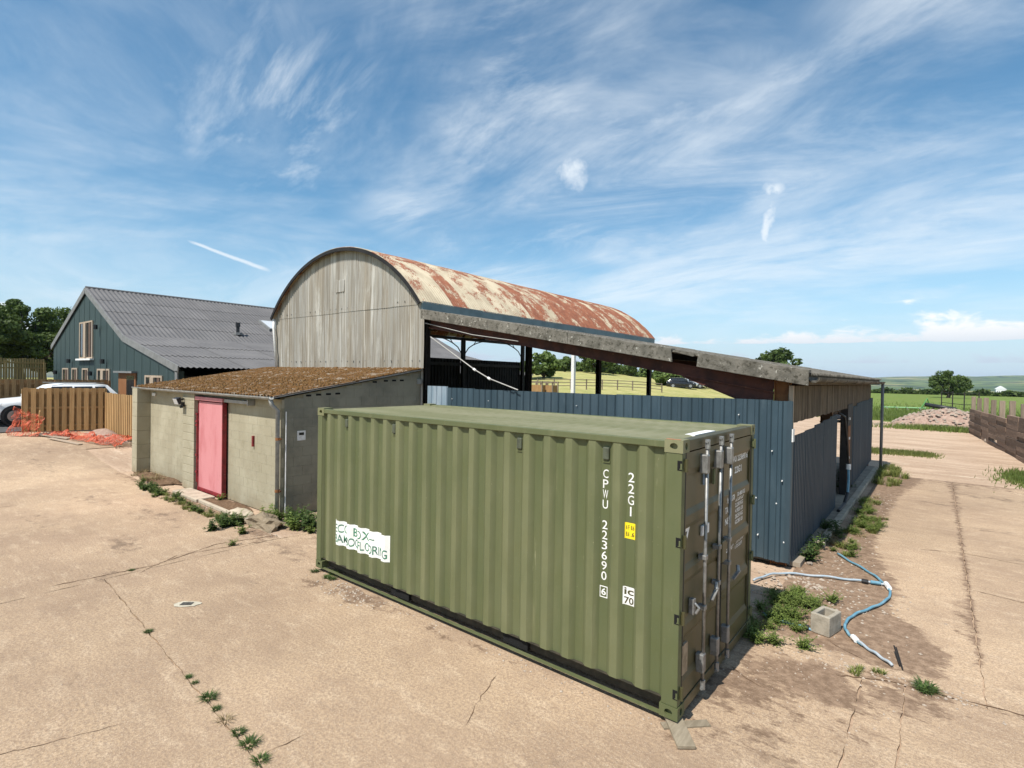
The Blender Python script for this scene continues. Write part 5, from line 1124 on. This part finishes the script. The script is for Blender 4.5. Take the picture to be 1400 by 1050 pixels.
for i, (u, dist, w, h, lab) in enumerate(((743,92,6.0,4.6,'bushy light green tree in the hedge behind the barn, next to the dark column'),(815,118,8.5,5.6,'round tree in the field hedge behind the black barn column'),(772,120,5,3.6,'small bush in the hedge between the two field trees'),(838,125,4,4.0,'slim young tree in the far hedge'),(862,130,3.5,3.2,'little bush in the hedge near the end of the meadow'),(724,88,4,3.7,'leafy bush hard behind the barn corner column'))):
    x, y = along(u, dist); tree('hedge_tree' if h > 3.5 else 'hedge_bush', lab, x, y, w, h, .08, 34, 3600, .38, 'leaf_far', 41+i)
for i, (u, dist, w, h, lab) in enumerate(((915,95,6,3.4,'dense round bush in the meadow beside the parked cars'),(935,99,7,2.9,'wide low bush behind the parked cars in the meadow'),(955,104,6,3.0,'bush at the eastern end of the meadow hedge'),(975,112,6,2.6,'low bush fading behind the lean-to rafter'))):
    x, y = along(u, dist); tree('meadow_bush', lab, x, y, w, h, .03, 30, 3200, .34, 'leaf_far', 61+i)
def hedge(u0, u1, d0, d1, h, n, label, seed, mat='leaf_far'):
    r = np.random.default_rng(seed); s_ = r.uniform(0,1,n); a = np.array(along(u0,d0)); b = np.array(along(u1,d1)); xy = a+(b-a)*s_[:,None]+r.normal(0,.7,(n,2)); hh = h*(.7+.35*np.sin(s_*40+seed)+.25*np.sin(s_*93))
    z = zt(xy[:,0],xy[:,1])+np.abs(r.uniform(0,1,n))**.8*np.maximum(hh,.6); Pn = np.stack([xy[:,0],xy[:,1],z],1); N = r.normal(size=(n,3))+np.array([0,-.4,.5])
    o = put(leaf_mesh('hedge', P[mat], Pn, N, r.uniform(.3,.7,n), r.uniform(0,1,n)), 'hedge'); tag(o, label, 'hedge', None, 'stuff')
hedge(690,905,126,138,1.9,12000,'long clipped field hedge along the top of the hay meadow',3)
hedge(1195,1420,212,212,1.5,9000,'low hedge along the far edge of the green field',5,'leaf_tree')

# ------------------------------------------------------------------ meadow fences, cars, bins
def rail_fence(name, label, pts, h, n, mat='oldpost', rails=(.45,.85,1.2)):
    a, b = pts; t = thing(name, label, 'fence', (a[0], a[1], float(zt(*a))))
    P3 = []
    for i in range(n): s_ = i/(n-1); x = a[0]+(b[0]-a[0])*s_; y = a[1]+(b[1]-a[1])*s_; P3.append((x,y,float(zt(x,y))))
    for x, y, z in P3: MB().box(x-.06,x+.06,y-.06,y+.06,z-.2,z+h).build('post', P[mat], t)
    for p, q in zip(P3[:-1], P3[1:]):
        for r in rails: MB().bar((p[0],p[1]-.07,p[2]+r),(q[0],q[1]-.07,q[2]+r),.03,.09).build('rail', P[mat], t)
rail_fence('rail_fence', 'post and rail fence crossing the hay meadow behind the barn', (along(780,46), along(905,52)), 1.35, 7)
rail_fence('rail_fence', 'second line of post and rail fence farther up the hay meadow', (along(735,66), along(905,74)), 1.3, 9)
a, b = along(722,42), along(790,44); hit_miss('paling_fence', 'low close-boarded paling fence seen between the barn columns', a, b, 1.15, .12, .06, 'oldpost', 0, False)
for i, u in enumerate((737,751)):
    x, y = along(u, 56); z = float(zt(x,y)); t = thing('timber_crate', 'open-sided timber crate standing in the meadow, %s of the pair' % ('nearer the dark barn column' if i == 0 else 'nearer the white post'), 'crate', (x,y,z)); 
    for dx in (-.75,.75):
        for dy in (-.5,.5): MB().box(dx-.06,dx+.06,dy-.06,dy+.06,0,1.5).build('post', P['oldpost'], t, local=True)
    for dy in (-.57,.57):
        for zz in (.2,1.4): MB().box(-.8,.8,dy-.02,dy+.02,zz-.09,zz+.09).build('slat', P['oldpost'], t, local=True)
    MB().box(-.7,.7,-.45,.45,.1,1.1).build('load', P['fence_dark'], t, local=True)
for u, dist, pn, lab, rz in ((931,92,'carblack','black car parked in the meadow by the bushes',.45),(944,96,'carsilver','silver car parked beside the black car in the meadow',.5)):
    x, y = along(u, dist); car('parked_car', lab, (x,y,float(zt(x,y))), rz, P[pn], None)
x, y = along(1150, 52); car('parked_car', 'dark car standing beyond the lean-to doorway', (x,y,float(zt(x,y))), 1.68, P['carblack'])

# ------------------------------------------------------------------ sleeper wall on the right
def sleepers():
    a = Vector((5.15,22.4)); b = Vector((3.72,42.2)); n = 8; d = (b-a)/n; dn = d.normalized(); ang = math.atan2(dn.y, dn.x); nn = Vector((-dn.y, dn.x))
    t = thing('sleeper_wall', 'retaining wall of stacked brown timber sleepers with tall posts along the track', 'wall', (a.x,a.y,0))
    me = MB().box(.02,d.length-.02,-.06,.06,.006,.214).mesh('sleeper', P['sleeper'])
    for i in range(n+1):
        p = d*i; hgt = 2.42+random.uniform(-.05,.08)
        o = MB().box(p.x-.11,p.x+.11,p.y-.1,p.y+.1,-.3,hgt).build('post', P['oldpost'], t, local=True, bevel=.01)
        if i < n:
            for k in range(8 if i > 2 else 9):
                if i == 4 and k == 1: continue
                put(me, 'sleeper', t, (p.x+nn.x*(.14+random.uniform(-.03,.03)), p.y+nn.y*(.14+random.uniform(-.03,.03)), k*.205-.03), (random.uniform(-.03,.03),random.uniform(-.006,.006),ang+random.uniform(-.008,.008)), (1,1,.96))
sleepers()
def stone_mesh(seed, mat):
    r = random.Random(seed); bm = bmesh.new(); bmesh.ops.create_icosphere(bm, subdivisions=1, radius=1)
    for v in bm.verts: v.co = Vector((v.co.x*r.uniform(.75,1.2), v.co.y*r.uniform(.7,1.1), v.co.z*r.uniform(.5,.8)))
    me = bpy.data.meshes.new('stone'); bm.to_mesh(me); bm.free(); me.materials.append(mat); return me
STN = [stone_mesh(i, P['stone']) for i in range(6)]
def heap():
    cx, cy = 2.0, 46.2; mb = MB(); rows = []
    for i in range(41):
        row = []
        for j in range(33):
            u, v = i/20-1, j/16-1; x = cx+u*3.1; y = cy+v*2.6; f = max(0,1-u*u)**.8*max(0,1-v*v)**.8*(1+.25*u)
            row.append((x, y, float(zt(x,y))-.05+1.35*f+(.22*mnoise.noise(Vector((x*1.6,y*1.6,1)))+.1*mnoise.noise(Vector((x*5,y*5,3))))*min(1,f*4)))
        rows.append(row)
    tag(mb.grid(rows).build('rubble_heap', P['rubble'], smooth=True), 'heap of pinkish earth and rubble at the end of the sleeper wall', 'heap')
    mb = MB(); r = random.Random(4)
    for k in range(420):
        a = r.uniform(0,6.28); q = r.uniform(.2,1.25); x = cx+math.cos(a)*q*3.0-(.6 if q > 1 else 0); y = cy+math.sin(a)*q*2.5; s_ = r.uniform(.05,.17)
        u, v = (x-cx)/3.1, (y-cy)/2.6; f = max(0,1-u*u)**.8*max(0,1-v*v)**.8*(1+.25*u); z = float(zt(x,y))+1.35*f
        vs = [(x+s_*r.uniform(.6,1.2)*math.cos(b), y+s_*r.uniform(.6,1.2)*math.sin(b), z+r.uniform(-.02,.03)) for b in (0,1.26,2.5,3.8,5.0)]; mb.add(vs+[(x,y,z+s_*r.uniform(.5,1))], [(i,(i+1) % 5,5) for i in range(5)])
    o = mb.build('rubble_stones', P['stone']); tag(o, 'loose broken stones scattered over and around the rubble heap', 'stones', None, 'stuff')
heap()
def lump(name, label, cat, c, r, mat, seed, amp=.25):
    bm = bmesh.new(); bmesh.ops.create_icosphere(bm, subdivisions=3, radius=1)
    for v in bm.verts:
        k = 1+amp*mnoise.noise(v.co*1.6+Vector((seed,0,0)))+amp*.5*mnoise.noise(v.co*4+Vector((seed,3,0))); v.co = Vector((v.co.x*r[0]*k, v.co.y*r[1]*k, max(v.co.z,-.35)*r[2]*k))
    me = bpy.data.meshes.new(name); bm.to_mesh(me); bm.free(); me.materials.append(mat); o = put(me, name, None, c); return tag(o, label, cat)
def gz(u, v, dz=0): x, y = gnd(u, v); return (x, y, float(zt(x,y))+dz)
lump('yellow_sack', 'yellow plastic sack lying at the foot of the rubble heap', 'sack', gz(1278,582,.1), (.75,.5,.3), P['yellowbag'], 3)
lump('plastic_sheeting', 'crumpled black plastic sheeting beside the rubble heap and sleeper wall', 'sheeting', gz(1316,588,.1), (.9,.6,.42), P['blackplastic'], 8, .5)
x, y, z = gz(1287,566); m = MB(); m.tube([(x-1.4,y+.8,.95),(x+1.2,y-.2,.55)],.22,10); m.tube([(x-.8,y+.6,.0),(x-.7,y+.6,.6)],.12,6); tag(m.build('black_drum', P['blackplastic'], smooth=True), 'black plastic drainpipe lying behind the rubble heap', 'pipe')
def implement():
    x, y = gnd(1240,561); t = thing('field_harrow', 'green farm harrow lying in the grass of the green field', 'implement', (x,y,0))
    for dy in (-1.2,0,1.2): MB().tube([(-2.4,dy,.3),(1.8,dy,.36)],.05,6).build('beam', P['greenpaint'], t, local=True)
    for dx in (-2.3,-1.2,-.1,1.,1.7): MB().tube([(dx,-1.3,.35),(dx,1.3,.35)],.05,6).build('crossbar', P['greenpaint'], t, local=True)
    for dx in (-2,-1,0,1.2): MB().tube([(dx,-1.2,.4),(dx+.2,-1.3,.05)],.05,5).build('tine', P['trim'], t, local=True)
    MB().tube([(1.4,-.4,.4),(1.9,0,1.5),(2.2,.2,.4)],.09,6).build('headstock', P['greenpaint'], t, local=True)
implement()
pts = [gnd(1287,557), gnd(1302,559), gnd(1318,561), gnd(1338,561)]
t = thing('metal_railing', 'dark metal post railing behind the rubble heap', 'railing', (pts[0][0], pts[0][1], 0))
for (x, y) in pts: MB().box(x-.06,x+.06,y-.06,y+.06,0,2.3).build('post', P['blacksteel'], t)
for p, q in zip(pts[:-1], pts[1:]):
    for z in (.7,2.1): MB().bar((p[0],p[1],z),(q[0],q[1],z),.05,.07).build('rail', P['blacksteel'], t)
# far farmhouses in the valley
def cottage(u, v, dist, w, l, h, wall, roof, label):
    x, y = along(u, dist); z = CAM[2]-(v-(525-9.5+(u-700)*.0173))*dist/FPX
    t = thing('farm_building', label, 'building', (x,y,z)); 
    MB().box(-w/2,w/2,-l/2,l/2,-30,h).build('wall', P[wall], t, local=True)
    MB().prism([(-w/2-.4,-l/2-.4,h),(w/2+.4,-l/2-.4,h),(0,-l/2-.4,h+w*.4)], (0,l+.8,0)).build('roof', P[roof], t, local=True)
cottage(1236,537,620,7,9,4.5,'white','trim','white cottage in the valley beyond the green field'); cottage(1248,538,600,6,11,4,'white','fibreroof','long white farmhouse with grey roof beyond the green field'); cottage(1368,533,1500,16,34,5,'white','white','far-off white farm shed below the hills')
cottage(10,492,110,9,16,1.5,'white','lens','pale roofed shed glimpsed under the garden trees')

# ------------------------------------------------------------------ yard details: hose, block, drain, rocks, kerb, stones
def hose(name, pix, r, mat, label, z=.03):
    pts = [gnd(u, v) for u, v in pix]; sm = []
    for i in range(len(pts)-1):
        p0, p1, p2, p3 = (Vector(pts[max(i-1,0)]), Vector(pts[i]), Vector(pts[i+1]), Vector(pts[min(i+2,len(pts)-1)]))
        for k in range(6):
            t = k/6; sm.append(.5*((2*p1)+(p2-p0)*t+(2*p0-5*p1+4*p2-p3)*t*t+(3*p1-p0-3*p2+p3)*t**3))
    sm.append(Vector(pts[-1])); return tag(MB().tube([(p.x,p.y,z+.008*math.sin(i*.9)) for i, p in enumerate(sm)], r, 8).build(name, mat, smooth=True), label, 'pipe')
h1 = hose('water_pipe', [(1145,759),(1165,771),(1186,783),(1203,795),(1214,806),(1217,813),(1213,822),(1198,831),(1180,838),(1165,845),(1157,853),(1155,860),(1158,867),(1166,875),(1180,885)], .018, P['bluepipe'], 'blue water pipe snaking in an S bend across the bare earth')
MB().tube([(*gnd(1166,875),.04),(*gnd(1171,880),.04)],.035,8).build('pipe_coupling', P['white'], h1); MB().tube([(*gnd(1211,801),.04),(*gnd(1216,808),.04)],.036,8).build('pipe_coupling', P['white'], h1)
hose('water_pipe', [(1173,880),(1190,892),(1205,902),(1220,913)], .017, P['palepipe'], 'pale dusty end of pipe lying beside two black rods')
h2 = hose('water_pipe', [(1030,796),(1045,790),(1066,786),(1100,788),(1140,792),(1180,797),(1212,802)], .018, P['palepipe'], 'pale blue pipe lying straight from the blue wall corner to the S bend')
MB().tube([(*gnd(1178,797),.04),(*gnd(1187,799),.04)],.034,8).build('pipe_joint', P['blackplastic'], h2); MB().tube([(*gnd(1190,799),.04),(*gnd(1204,801),.04)],.028,8).build('blue_sleeve', P['bluepipe'], h2)
h3 = hose('water_pipe', [(1043,842),(1060,850),(1085,857),(1105,862),(1124,867)], .018, P['bluepipe'], 'short blue pipe running from the weeds to the concrete block')
MB().tube([(*gnd(1098,860),.035),(*gnd(1106,862),.035)],.034,8).build('pipe_joint', P['blackplastic'], h3)
for i, (p, q) in enumerate((((1222,893),(1230,912)),((1225,892),(1234,917)))):
    a, b = gnd(*p), gnd(*q); tag(MB().tube([(a[0],a[1],.09-.03*i),(b[0],b[1],.02)],.008,6).build('metal_rod', P['blacksteel']), 'short black rod lying by the pale pipe end, %s of two' % ('upper' if i == 0 else 'lower'), 'rod')
def hollow_block():
    mb = MB(); L, W, H, w = .23, .36, .25, .05
    out = [(-L/2,-W/2),(L/2,-W/2),(L/2,W/2),(-L/2,W/2)]; inn = [(-L/2+w,-W/2+w),(L/2-w,-W/2+w),(L/2-w,W/2-w),(-L/2+w,W/2-w)]
    vs = [(x,y,0) for x, y in out]+[(x,y,H) for x, y in out]+[(x,y,H) for x, y in inn]+[(x,y,.06) for x, y in inn]
    fs = [(i,(i+1) % 4,4+(i+1) % 4,4+i) for i in range(4)]+[(4+i,4+(i+1) % 4,8+(i+1) % 4,8+i) for i in range(4)]+[(8+i,8+(i+1) % 4,12+(i+1) % 4,12+i) for i in range(4)]+[(12,13,14,15),(3,2,1,0)]
    o = mb.add(vs, fs).build('concrete_block', P['conc_block'], bevel=.012); o.location = (.74,3.12,.002); o.rotation_euler = (0,0,R(-14)); tag(o, 'hollow grey concrete block standing on end beside the blue pipe', 'block')
hollow_block()
dx, dy = -6.2, -1.86; rim = []
for k in range(18): a = k/18*6.283; rim.append((dx+.17*math.cos(a)*random.uniform(.85,1.2), dy+.10*math.sin(a)*random.uniform(.8,1.2), .0065))
dt = thing('drain_cover', 'small iron drain cover set in a pale mortar collar in the concrete', 'drain', (dx,dy,.004), None, R(42)); MB().add(rim, [tuple(range(18))]).build('mortar_collar', P['drainrim'], dt); dc = MB().box(dx-.075,dx+.075,dy-.045,dy+.045,.007,.012).build('grate', P['drain'], dt)
for k in range(5): MB().box(dx-.06+.027*k,dx-.05+.027*k,dy-.04,dy+.04,.0121,.016).build('grate_bar', P['drain'], dc)
lump('concrete_lump', 'large broken concrete lump at the foot of the shed downpipe', 'rock', (-9.2,.68,.02), (.55,.30,.20), P['rock'], 21, .55)
lump('concrete_lump', 'smaller pale concrete chunk beside the doorstep of the shed', 'rock', (-10.35,.75,.03), (.38,.2,.11), P['kerb'], 25, .3)
o = MB().box(-13.9,-12.35,.55,1.0,-.02,.07).build('doorstep', P['kerb'], bevel=.02); tag(o, 'worn concrete doorstep in front of the pink shed door', 'step')
m = MB(); m.bar((-12.3,.62,.03),(-10.5,.58,.03),.08,.09); tag(m.build('kerb_edge', P['kerb'], bevel=.015), 'thin concrete kerb edging the bed below the shed wall', 'kerb')
lump('leaf_litter', 'bed of dead brown leaves and twigs below the shed wall', 'leaf litter', (-11.3,.88,.0), (.95,.26,.07), P['litter'], 31, .5)
lump('leaf_litter', 'drift of dry leaves between the two shed pillars', 'leaf litter', (-16.2,.95,.0), (1.5,.3,.06), P['litter'], 35, .5)
r = random.Random(12)
mb = MB()
def pebbles(n, fn, s0, s1):
    for k in range(n):
        x, y = fn(); s_ = r.uniform(s0, s1)**1.0; z = float(zt(x,y)); vs = [(x+s_*r.uniform(.6,1.2)*math.cos(b), y+s_*r.uniform(.6,1.2)*math.sin(b), z) for b in (0,1.26,2.5,3.8,5.0)]; mb.add(vs+[(x+r.uniform(-.3,.3)*s_,y,z+s_*r.uniform(.4,.9))], [(i,(i+1) % 5,5) for i in range(5)])
pebbles(330, lambda: (r.gauss(.55,.5), r.gauss(4.3,1.1)), .006, .028); pebbles(40, lambda: (r.gauss(.15,.25), r.gauss(4.75,.25)), .02, .05); pebbles(200, lambda: (r.gauss(.6,.5), r.gauss(1.6,.55)), .005, .018)
pebbles(140, lambda: (r.gauss(-4.8,.5), r.gauss(-.2,.12)), .006, .026); pebbles(120, lambda: (r.uniform(-5.9,-.2), r.gauss(-.06,.06)), .005, .02); pebbles(160, lambda: (r.uniform(-15,-8.2), r.gauss(.4,.2)), .008, .03); pebbles(120, lambda: (r.gauss(1.4,.6), r.gauss(2.3,.12)), .006, .024)
pebbles(260, lambda: (r.uniform(-9,3.5), r.uniform(-3.5,3)), .003, .010); pebbles(160, lambda: (r.uniform(.2,1.), r.uniform(6,14)), .008, .03)
for k in range(70):
    pass
o = mb.build('loose_pebbles', P['stone']); tag(o, 'loose pebbles and grit scattered over the yard concrete and earth', 'pebbles', None, 'stuff')
for i, (u, v, s_, lab) in enumerate(((1107,772,.06,'pale stone lying by the foot of the blue corner sheet'),(1114,805,.05,'whitish stone on the earth below the straight pipe'),(1352,604,.26,'pale stone at the foot of the sleeper wall'),(1388,620,.16,'brown stone by the grass at the sleeper wall'))):
    x, y = gnd(u, v); o = put(STN[i], 'stone', None, (x,y,s_*.35), (0,0,i), (s_,s_,s_)); tag(o, lab, 'stone')

# ------------------------------------------------------------------ weeds and grass
def tuft_mesh(n, rad, h, seed, mat, wid=.008):
    q = np.random.default_rng(seed); mb = MB(); tone = []
    for k in range(n):
        a = q.uniform(0,6.283); rr = rad*q.uniform(0,1)**.6*.5; x, y = rr*math.cos(a), rr*math.sin(a); b = a+q.normal(0,.6); hh = h*q.uniform(.45,1.1); lean = rad*q.uniform(.25,1.0); dx, dy = math.cos(b), math.sin(b); w = wid*q.uniform(.6,1.3)
        p0 = (x,y,-.01); p1 = (x+dx*lean*.35, y+dy*lean*.35, hh*.65); p2 = (x+dx*lean, y+dy*lean, hh*q.uniform(.7,1.)); sx, sy = -dy*w, dx*w
        mb.add([(p0[0]-sx,p0[1]-sy,p0[2]),(p0[0]+sx,p0[1]+sy,p0[2]),(p1[0]+sx*.8,p1[1]+sy*.8,p1[2]),(p1[0]-sx*.8,p1[1]-sy*.8,p1[2]),p2], [(0,1,2,3),(3,2,4)]); tone += [q.uniform(0,1)]*5
    me = mb.mesh('tuft', mat); at = me.attributes.new('tone','FLOAT','POINT'); at.data.foreach_set('value', np.array(tone, np.float32)); return me
def weed_mesh(nst, rad, h, seed, mat, leaf=.05):
    q = np.random.default_rng(seed); mb = MB(); tone = []
    for k in range(nst):
        a = q.uniform(0,6.283); lean = rad*q.uniform(.1,1); hh = h*q.uniform(.4,1.1); w = .003; pts = []
        for j in range(10):
            t = j/9; pts.append(np.array([math.cos(a)*lean*t, math.sin(a)*lean*t, hh*t**.8-.01]))
        sx = np.array([-math.sin(a)*w, math.cos(a)*w, 0]); mb.grid([[p-sx for p in pts],[p+sx for p in pts]]); tone += [.3]*20
        for j in range(1, 10):
            b = q.uniform(0,6.283); d = np.array([math.cos(b), math.sin(b), q.uniform(-.35,.55)]); d /= np.linalg.norm(d); L_ = leaf*q.uniform(.9,2.0)*(1.15-.5*j/9); sd_ = np.cross(d, [0,0,1.]); sd_ /= np.linalg.norm(sd_); wd = L_*q.uniform(.2,.34); p = pts[j]; up_ = np.array([0,0,L_*.12])
            mb.add([p, p+d*L_*.45+sd_*wd+up_, p+d*L_-up_*.8, p+d*L_*.45-sd_*wd+up_, p+d*L_*.5-up_*.2], [(0,1,4),(1,2,4),(2,3,4),(3,0,4)]); tone += [q.uniform(0,1)]*5
    me = mb.mesh('weed', mat); at = me.attributes.new('tone','FLOAT','POINT'); at.data.foreach_set('value', np.array(tone, np.float32)); return me
TUFT = [tuft_mesh(46, .16, .14, i, P['blade']) for i in range(4)]; TALL = [tuft_mesh(70, .22, .30, 10+i, P['blade']) for i in range(3)]; DRYT = [tuft_mesh(40, .22, .12, 20+i, P['dry'], .006) for i in range(3)]
WEED = [weed_mesh(14, .16, .20, 30+i, P['leaf_weed'], .045) for i in range(4)]; DARKW = [weed_mesh(14, .17, .20, 40+i, P['leaf_dark'], .055) for i in range(4)]; MOUND = [weed_mesh(40, .24, .17, 50+i, P['leaf_weed'], .034) for i in range(3)]
MINI = [tuft_mesh(80, .075, .035, 70+i, P['leaf_dark'], .004) for i in range(3)]
pr_ = random.Random(5)
def plant(meshes, x, y, s, label, cat, group=None, dz=0, sz=1.):
    o = put(pr_.choice(meshes), 'grass_tuft' if cat == 'grass' else 'weed', None, (x, y, float(zt(x,y))+dz), (0,0,pr_.uniform(0,6.28)), (s,s,s*sz)); return tag(o, label, cat, group)
# moss and weeds in the joint of the near slabs
for u, v, s, ms, lab in ((203,864,.9,MINI,'small dark tuft at the far end of the weedy slab joint'),(258,926,.7,MINI,'tiny tuft in the slab joint above the larger clumps'),(266,934,.6,MINI,'tiny tuft in the slab joint beside another small tuft'),(286,955,1.4,MINI,'rounded green moss clump growing in the slab joint'),(296,970,.8,MINI,'small moss tuft just below the rounded clump in the joint'),(309,986,1.0,DRYT,'dry brownish tuft in the weedy slab joint'),(325,1003,1.1,MINI,'leafy green tuft above the largest clump in the joint'),(341,1019,1.45,MINI,'largest green tuft growing in the slab joint'),(356,1041,1.2,MINI,'dark tuft where two slab joints meet'),(180,780,.8,MINI,'dark tuft on the crossing of the slab joints')):
    x, y = gnd(u, v); plant(ms, x, y, s*(.5 if ms is DRYT else 1), lab, 'grass')
# strip along the shed
for k in range(84):
    s_ = k/83; x = -15.3+s_*5.5+pr_.gauss(0,.12); y = .34-.12*math.sin(s_*3)+pr_.gauss(0,.08); rr = pr_.random(); ms = DARKW if (s_ < .3 and rr < .7) or rr < .2 else TUFT if rr < .55 else DRYT if rr < .8 else WEED
    wh = 'below the wall left of the pink door' if x < -13.8 else 'in front of the pink door step' if x < -12.2 else 'below the wall right of the pink door'
    plant(ms, x, y, pr_.uniform(.45,.95)*(1.1 if s_ < .3 else .85), 'low weed in the green strip %s' % wh, 'weed', 'weeds in the strip '+wh)
for k in range(12): plant(DARKW if k % 2 else WEED, -9.75+pr_.gauss(0,.22), .2+pr_.gauss(0,.15), pr_.uniform(.8,1.3), 'leafy weed growing round the large concrete lump by the shed', 'weed', 'weeds round the concrete lump')
for k in range(16): plant(DARKW if k % 3 else WEED, -8.55+pr_.gauss(0,.35), 1.25+pr_.gauss(0,.3), pr_.uniform(.9,1.6), 'leafy weed growing between the shed side wall and the container', 'weed', 'weeds between shed and container')
for x, y, s, lab in ((-9.65,.98,1.5,'tall weed at the foot of the shed downpipe'),(-9.35,1.05,1.4,'bright weed right of the shed downpipe'),(-12.05,1.0,.9,'small weed below the right edge of the pink door'),(-13.4,.5,.8,'little weed by the doorstep'),(-8.9,.12,1.1,'weed in front of the large concrete lump'),(-8.3,-.35,.7,'lone weed on the concrete near the lump'),(-15.9,.5,1.0,'dark weed near the left shed pillar')): plant(WEED, x, y, s, lab, 'weed')
for k in range(9): plant(DRYT, -16.2+pr_.gauss(0,.8), .85+pr_.gauss(0,.15), pr_.uniform(.8,1.4), 'dry grass tuft between the shed pillars', 'grass', 'dry tufts between the shed pillars')
# behind the container doors
for k in range(26): plant(MOUND, .12+pr_.gauss(0,.22), 3.0+pr_.gauss(0,.5), pr_.uniform(.5,1.0), 'bright green mounded weed beside the container door end', 'weed', 'weeds beside the container')
for k in range(12): plant(MOUND, .12+abs(pr_.gauss(0,.2)), 3.85+pr_.gauss(0,.15), pr_.uniform(.5,.95), 'bright green mounded weed in the patch between container and blue wall', 'weed', 'weeds between container and blue wall')
for k in range(8): plant(TUFT, .0+pr_.gauss(0,.15), 2.5+pr_.gauss(0,.1), pr_.uniform(.4,.8), 'small grass tuft at the container door sill', 'grass', 'tufts at the container sill')
for k in range(5): plant(TUFT, *gnd(1195+pr_.gauss(0,14), 919+pr_.gauss(0,4)), pr_.uniform(.35,.6), 'olive grass tuft at the cracked slab edge below the pipe end', 'grass', 'tufts at the cracked slab edge')
for k in range(3): plant(MINI, *gnd(1266+pr_.gauss(0,5), 944+pr_.gauss(0,2)), pr_.uniform(1.3,1.8), 'dark tuft on the crack of the slab joint', 'grass', 'tufts on the slab crack')
for k in range(4): plant(MINI, *gnd(445+pr_.gauss(0,8), 784+pr_.gauss(0,4)), pr_.uniform(1.2,1.8), 'small weed by the far foot of the container', 'weed', 'weeds by the container foot')
# along the lean-to kerb
for k in range(70):
    y = pr_.uniform(6.7,13.2); wh = 'beside the closed blue sheets' if y < 10.5 else 'beside the open doorway'
    rr = pr_.random(); plant(MOUND if rr < .45 else TUFT if rr < .75 else DRYT, .30+abs(pr_.gauss(0,.16))+(.4 if 8.8 < y < 10.6 else 0)*pr_.random(), y, pr_.uniform(.5,1.05), 'yellow-green weed along the lean-to kerb %s' % wh, 'weed', 'weeds on the kerb '+wh)
for k in range(22): plant(DARKW if pr_.random() < .5 else DRYT, -.02+abs(pr_.gauss(0,.12)), pr_.uniform(5.9,8.8), pr_.uniform(.8,1.4), 'shaded weed at the foot of the dark blue side wall', 'weed', 'weeds at the foot of the side wall')
for k in range(34): plant(TALL, .25+abs(pr_.gauss(0,.35)), pr_.uniform(15.5,20.5), pr_.uniform(.5,1.0), 'grass clump by the downpipe at the far end of the lean-to', 'grass', 'grass by the lean-to downpipe')
for k in range(26): plant(DARKW, -.55+pr_.uniform(-1.6,.3), pr_.uniform(12.6,17), pr_.uniform(1.0,1.8), 'dark weed inside the lean-to doorway', 'weed', 'weeds in the lean-to doorway')
def grass_field(name, label, fn, n, h, w, mat, seed):
    q = np.random.default_rng(seed); mb_v = np.zeros((n,3,3)); XY = np.array([fn(q) for _ in range(n)]); z = zt(XY[:,0], XY[:,1])-.03; a = q.uniform(0,6.283,n); hh = h*q.uniform(.5,1.2,n); l_ = hh*q.uniform(.1,.6,n); ww = w*q.uniform(.6,1.3,n); b = q.uniform(0,6.283,n)
    mb_v[:,0] = np.stack([XY[:,0]-np.cos(a)*ww, XY[:,1]-np.sin(a)*ww, z],1); mb_v[:,1] = np.stack([XY[:,0]+np.cos(a)*ww, XY[:,1]+np.sin(a)*ww, z],1); mb_v[:,2] = np.stack([XY[:,0]+np.cos(b)*l_, XY[:,1]+np.sin(b)*l_, z+hh],1)
    me = bpy.data.meshes.new(name); me.vertices.add(3*n); me.vertices.foreach_set('co', mb_v.ravel().astype(np.float32)); me.loops.add(3*n); me.loops.foreach_set('vertex_index', np.arange(3*n,dtype=np.int32)); me.polygons.add(n); me.polygons.foreach_set('loop_start', np.arange(0,3*n,3,dtype=np.int32)); me.polygons.foreach_set('loop_total', np.full(n,3,dtype=np.int32)); me.update(calc_edges=True)
    at = me.attributes.new('tone','FLOAT','POINT'); at.data.foreach_set('value', np.repeat(q.uniform(0,1,n),3).astype(np.float32)); me.materials.append(P[mat]); o = put(me, name); tag(o, label, 'grass', None, 'stuff')
grass_field('field_edge_grass', 'rough green grass along the near edge of the pasture', lambda q: (q.uniform(-9,16), 50.5+3*math.sin(q.uniform(0,3))+q.exponential(9)), 26000, .42, .035, 'leaf_weed', 2)
grass_field('track_grass', 'strip of short grass growing across the earth track', lambda q: (q.uniform(-1.2,1.7)+q.normal(0,.15), 25.6+q.normal(0,.5)), 5000, .16, .02, 'blade', 3)
grass_field('wall_foot_grass', 'short grass at the foot of the sleeper wall', lambda q: (4.3+q.normal(0,.35), 20.5+q.normal(0,1.0)), 3500, .16, .018, 'leaf_weed', 4)
grass_field('heap_foot_grass', 'rough grass growing round the foot of the rubble heap', lambda q: (q.normal(2.2,1.6), q.normal(43.2,.6)), 3000, .4, .03, 'leaf_weed', 6)
# ------------------------------------------------------------------ air
hz = MB().box(-10800,10800,-10800,10800,-60,150); me = hz.mesh('haze'); ho = put(me, 'haze'); tag(ho, 'thin summer haze lying over the whole countryside', 'haze', None, 'stuff')
hm = bpy.data.materials.new('haze_air'); hm.use_nodes = True; hn = hm.node_tree; hn.nodes.clear(); hout = hn.nodes.new('ShaderNodeOutputMaterial'); hv = hn.nodes.new('ShaderNodeVolumePrincipled'); hn.links.new(hv.outputs[0], hout.inputs['Volume'])
hv.inputs['Color'].default_value = (.62,.76,.95,1); hv.inputs['Density'].default_value = HAZE; hv.inputs['Anisotropy'].default_value = 0.; me.materials.append(hm)
